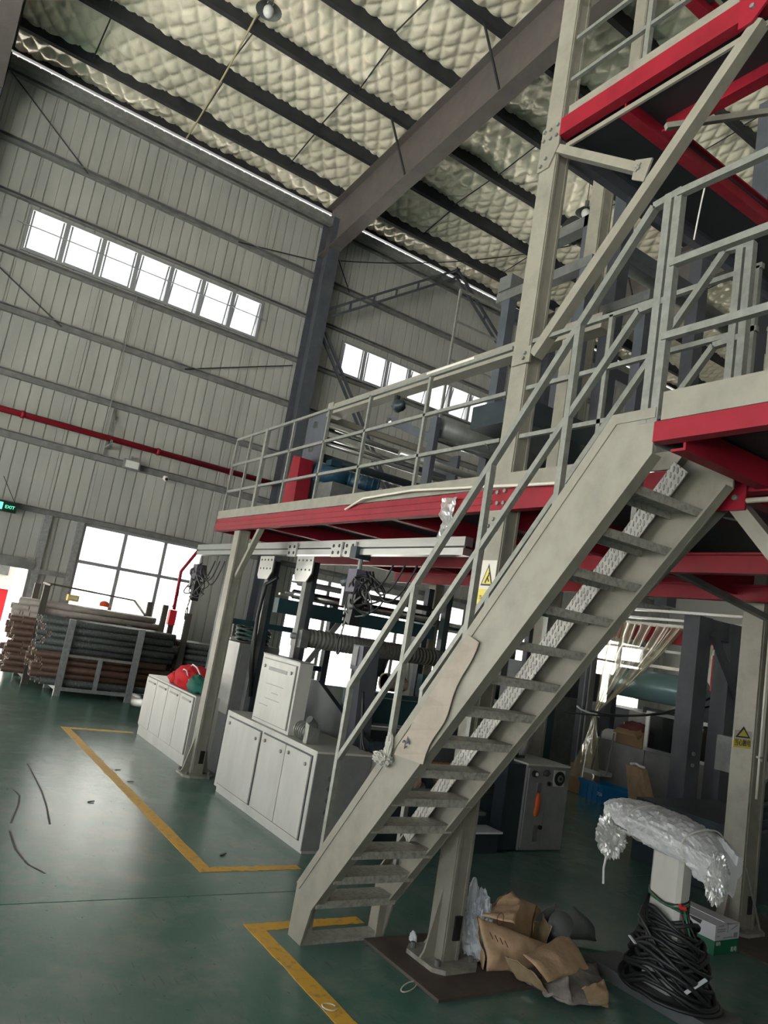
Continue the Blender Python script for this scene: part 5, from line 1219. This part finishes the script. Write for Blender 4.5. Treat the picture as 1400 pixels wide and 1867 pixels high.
tag(MB().tube([(3.64, 2.78, .012), (3.45, 3.02, .008), (3.60, 3.28, .008), (3.80, 3.18, .008), (4.02, 3.05, .008)], .004, 5).build('loose_wire', 'wire_green'), 'thin green wire trailing on the floor beside the pedestal', 'wire')
# printed carton
x0, x1, y0, y1, h = 4.765, 5.03, 2.885, 3.30, .18
t = thing('printed_box', 'white and green printed carton on the floor behind the pedestal', 'box', ((x0+x1)/2, (y0+y1)/2, 0))
B(x0, x1, y0, y1, .001, .088).build('green_half', 'box_green', t); B(x0, x1, y0, y1, .088, h-.004).build('white_half', 'box_white', t)
MB().prism([(x0, y0, h-.004), (x0, y1, h-.004), (x0+.14, y1, h+.004), (x0+.12, y0, h)], (0, 0, .004)).build('flap', 'box_white', t)
MB().prism([(x1, y0, h-.002), (x0+.11, y0+.01, h+.006), (x0+.13, y1, h+.012), (x1, y1, h-.002)], (0, 0, .004)).build('flap', 'box_white', t)
MB().prism([(x0-.0012, 3.08, h-.004), (x0-.0012, 2.98, h-.004), (x0-.0012, 2.99, h-.03), (x0-.0012, 3.05, h-.022)], (.001, 0, 0)).build('hand_hole', 'black', t)
text('Cectoon', .062, (x0-.001, 3.27, .118), (0, -1, 0), (0, 0, 1), 'ink', t, ext=.0005)
B(x0-.001, x0, 3.06, 3.25, .103, .107).build('underline', 'ink_grey', t)
pl = [(3.25, .078), (3.12, .078), (3.10, .030), (3.13, .012), (3.22, .012), (3.25, .03)]
for a, b in zip(pl, pl[1:]+pl[:1]): MB().bar((x0-.001, *a), (x0-.001, *b), .002, .005, (0, 0, 1)).build('emblem_outline', 'sign_white', t)
text('机电', .036, (x0-.001, 3.22, .030), (0, -1, 0), (0, 0, 1), 'sign_white', t, ext=.0005)
text('绿色', .026, (x0+.015, y0-.001, .060), (1, 0, 0), (0, 0, 1), 'white_print', t, ext=.0005); text('机电', .034, (x1-.085, y0-.001, .015), (1, 0, 0), (0, 0, 1), 'white_print', t, ext=.0005)
for z, a, b in ((.170, .03, .09), (.150, .02, .11), (.138, .02, .11), (.110, .02, .05), (.098, .09, .20)): B(x0+a, x0+b, y0-.001, y0, z, z+.006).build('print_line', 'ink_grey', t)
MB().bar((x0+.17, y0-.001, .145), (x0+.24, y0-.001, .17), .003, .004).box(x0+.13, x0+.137, y0-.001, y0, .13, .19).box(x0+.205, x0+.245, y0-.001, y0, .095, .125).build('print_drawing', 'ink_grey', t)
tag(blob((5.08, 2.99, .02), (.04, .03, .018), .3, 3, 2, 14, 8, flat=.016).build('pebble', 'machine_grey', None, True), 'small grey lump on the floor beside the printed carton', 'scrap')
# paper bags
def A(u, v, y): return at(u, v, 'y', y)
t = thing('kraft_bag', 'large crumpled brown kraft paper bag standing open beside the tall column', 'paper bag', (3.2, 3.1, .0))
z0 = .018
f0, f1, b0, b1 = V((2.98, 3.02, z0)), V((3.34, 2.94, z0)), V((3.12, 3.36, z0)), V((3.50, 3.24, z0))
tf0, tf1, tb0, tb1 = A(872, 1672, 3.12), A(1002, 1690, 3.02), A(930, 1628, 3.30), A(975, 1650, 3.36)
sheet(f0, f1, tf1+V((-.02, -.02, -.08)), tf0, 16, 14, .022, 7, .02, 1, .004, (-.3, -1, .1)).build('front_panel', 'kraft_paper', t, True)
sheet(f0, tf0, tb0, b0, 12, 12, .022, 7, .01, 2, .004, (-1, .2, .1)).build('side_panel', 'kraft_paper', t, True)
sheet(b0, tb0, tb1, b1, 12, 14, .022, 6, .02, 3, .004, (0, -1, .2)).build('back_panel', 'kraft_paper', t, True)
sheet(f1, b1, tb1, tf1, 12, 12, .022, 7, .01, 4, .004, (1, .2, .1)).build('side_panel', 'kraft_inside', t, True)
sheet(tf0, A(940, 1690, 2.95), A(950, 1650, 3.1), tb0, 14, 12, .03, 8, .03, 7, .004, (-.2, -.7, .7)).build('folded_flap', 'kraft_paper', t, True)
for i in range(4): MB().bar(A(893+9*i, 1700+5*i, 2.905), A(899+9*i, 1712+5*i, 2.905), .004, .001, (0, 1, 0)).build('print_mark', 'dirt_red', t)
MB().tube([A(912, 1676, 2.93)+V((.022*math.cos(a), 0, .03*math.sin(a))) for a in [i*2*math.pi/14 for i in range(14)]], .002, 4, True).build('print_mark', 'dirt_red', t)
t = thing('paper_sack', 'flattened dirty paper sack with torn open mouth lying in front of the kraft bag', 'paper sack', (3.35, 2.8, 0))
c0, c1, c2, c3 = at(925, 1775, 'z', .02), at(1035, 1838, 'z', .02), at(1112, 1835, 'z', .02), at(1085, 1760, 'z', .05)
sheet(c0, c1, c2, c3, 18, 14, .02, 7, .05, 11, .004, (0, 0, 1)).build('lower_sheet', 'sack_grey', t, True)
d0, d1, d2, d3 = A(955, 1742, 2.86), A(1030, 1702, 3.02), A(1078, 1772, 2.78), A(1000, 1792, 2.70)
sheet(d0, d3, d2, d1, 16, 16, .014, 6, .03, 13, .004, (0, -.4, .9)).build('upper_sheet', 'kraft_paper', t, True)
sheet(at(918, 1745, 'z', .10), at(940, 1785, 'z', .03), at(1000, 1822, 'z', .02), at(985, 1790, 'z', .12), 14, 10, .025, 8, .03, 17, .004, (-.3, -.5, .8)).build('torn_edge', 'kraft_inside', t, True)
sheet(at(1062, 1805, 'z', .12), at(1070, 1835, 'z', .02), at(1112, 1838, 'z', .02), at(1095, 1790, 'z', .10), 10, 10, .025, 8, .03, 19, .004, (0, -.5, .8)).build('corner_fold', 'kraft_paper', t, True)
sheet(at(975, 1775, 'z', .06), at(990, 1820, 'z', .03), at(1040, 1830, 'z', .03), at(1030, 1790, 'z', .10), 14, 12, .03, 9, .02, 23, .004, (0, -.4, .9)).build('inner_liner', 'sack_grey', t, True)
t = thing('plastic_bag', 'tied white plastic bag between the tall column and the kraft bag', 'bag', (3.03, 3.18, .016))
b_ = blob((3.03, 3.20, .12), (.07, .085, .18), .18, 3, 4, 56, 36, flat=.018, fine=.30); b_.build('bag', 'white_bag', t)
blob((2.985, 3.20, .33), (.022, .022, .06), .4, 3, 6, 12, 8).build('tied_neck', 'white_bag', t, True)
t = thing('foam_cap', 'dark grey round foam cap lying on the sacks', 'foam', (3.5, 3.05, .1))
p = A(1018, 1682, 3.06); MB().cyl(p+V((.05, .03, -.05)), p+V((-.03, -.045, .012)), .068, 26).build('disc', 'foam_grey', t, True); MB().cyl(p+V((-.03, -.045, .012)), p+V((-.034, -.049, .015)), .055, 24).build('face', 'foam_grey', t, True)
B(p.x-.03, p.x+.08, p.y-.02, p.y+.08, .018, p.z-.06).build('core', 'foam_grey', t)
t = thing('grey_foam_sheet', 'crumpled grey foam sheet behind the dark foam cap', 'foam', (3.8, 3.25, 0))
e0, e1, e2, e3 = at(1032, 1712, 'z', .02), at(1088, 1716, 'z', .02), A(1080, 1690, 3.25), A(1045, 1652, 3.34)
sheet(e0, e1, e2, e3, 12, 12, .02, 6, .05, 29, .006, (-.2, -.8, .5)).build('sheet', 'sack_foam' if 'sack_foam' in MATS else 'foam_grey', t, True)
sheet(A(970, 1680, 3.2), A(1000, 1680, 3.2), A(1010, 1645, 3.25), A(985, 1662, 3.25), 8, 8, .02, 6, .02, 31, .005, (0, -1, .3)).build('torn_corner', 'foam_grey', t, True)
# tiny things on the floor
tag(MB().tube([at(745+14*math.cos(a)-3*math.sin(a), 1799+9*math.sin(a)-4*math.cos(a), 'z', .006) for a in [i*2*math.pi/16 for i in range(15)]], .003, 5).build('wire_loop', 'wire_white'), 'small loop of pale wire on the floor before the steel plate', 'wire')
tag(MB().tube([at(601+14*math.cos(a), 1836+6*math.sin(a)+3*math.cos(a), 'z', .007) for a in [i*2*math.pi/16 for i in range(15)]], .003, 5).build('wire_loop', 'wire_white'), 'small loop of wire lying on the yellow floor line', 'wire')
p = at(752, 1716, 'z', .016); tag(blob((p.x, p.y, .03), (.010, .018, .022), .4, 4, 2, 30, 18, flat=.0165, fine=.7).build('tape_scrap', 'white_print'), 'white tape scrap on the plate at the column foot', 'scrap')
for i, (u, v) in enumerate(((402, 1560), (160, 1462), (210, 1403), (232, 1424))):
    p = at(u, v, 'z', .004); tag(MB().bar(p, p+V((.05, .035-.02*i, .004)), .012, .006).build('debris_chip', 'black'), ['dark chip of debris on the floor by the yellow line corner', 'dark speck of debris on the bright worn floor', 'dark chip near the far yellow line', 'dark chip beside the cabinet column'][i], 'debris')
for pts, lab in (([(50, 1392), (62, 1415), (76, 1442), (85, 1470), (91, 1502)], 'long dark scuff arc on the bright worn floor'),
                 ([(22, 1436), (36, 1450), (34, 1466), (20, 1500)], 'hooked dark scuff mark at the left edge of the floor'),
                 ([(18, 1515), (28, 1548), (50, 1575), (82, 1592)], 'faint curved scuff below the hooked scuff mark')):
    P = [at(u, v, 'z', .0015) for u, v in pts]; vs = []
    for i, p in enumerate(P):
        d = (P[min(i+1, len(P)-1)]-P[max(i-1, 0)]).normalized(); n_ = V((-d.y, d.x, 0))*.007
        vs += [p+n_, p-n_, p+n_-V((0, 0, .0012)), p-n_-V((0, 0, .0012))]
    k = len(P)-1; fs = [(0, 1, 3, 2), (4*k, 4*k+2, 4*k+3, 4*k+1)]
    for i in range(k):
        o = 4*i; fs += [(o, o+4, o+5, o+1), (o+2, o+3, o+7, o+6), (o, o+2, o+6, o+4), (o+1, o+5, o+7, o+3)]
    tag(MB().add(vs, fs).build('scuff_mark', 'stone_grey'), lab, 'floor mark')
# ================================================================== scale to metres
for me in bpy.data.meshes: me.transform(Matrix.Scale(S, 4))
for o in sc.objects: o.location = o.location*S
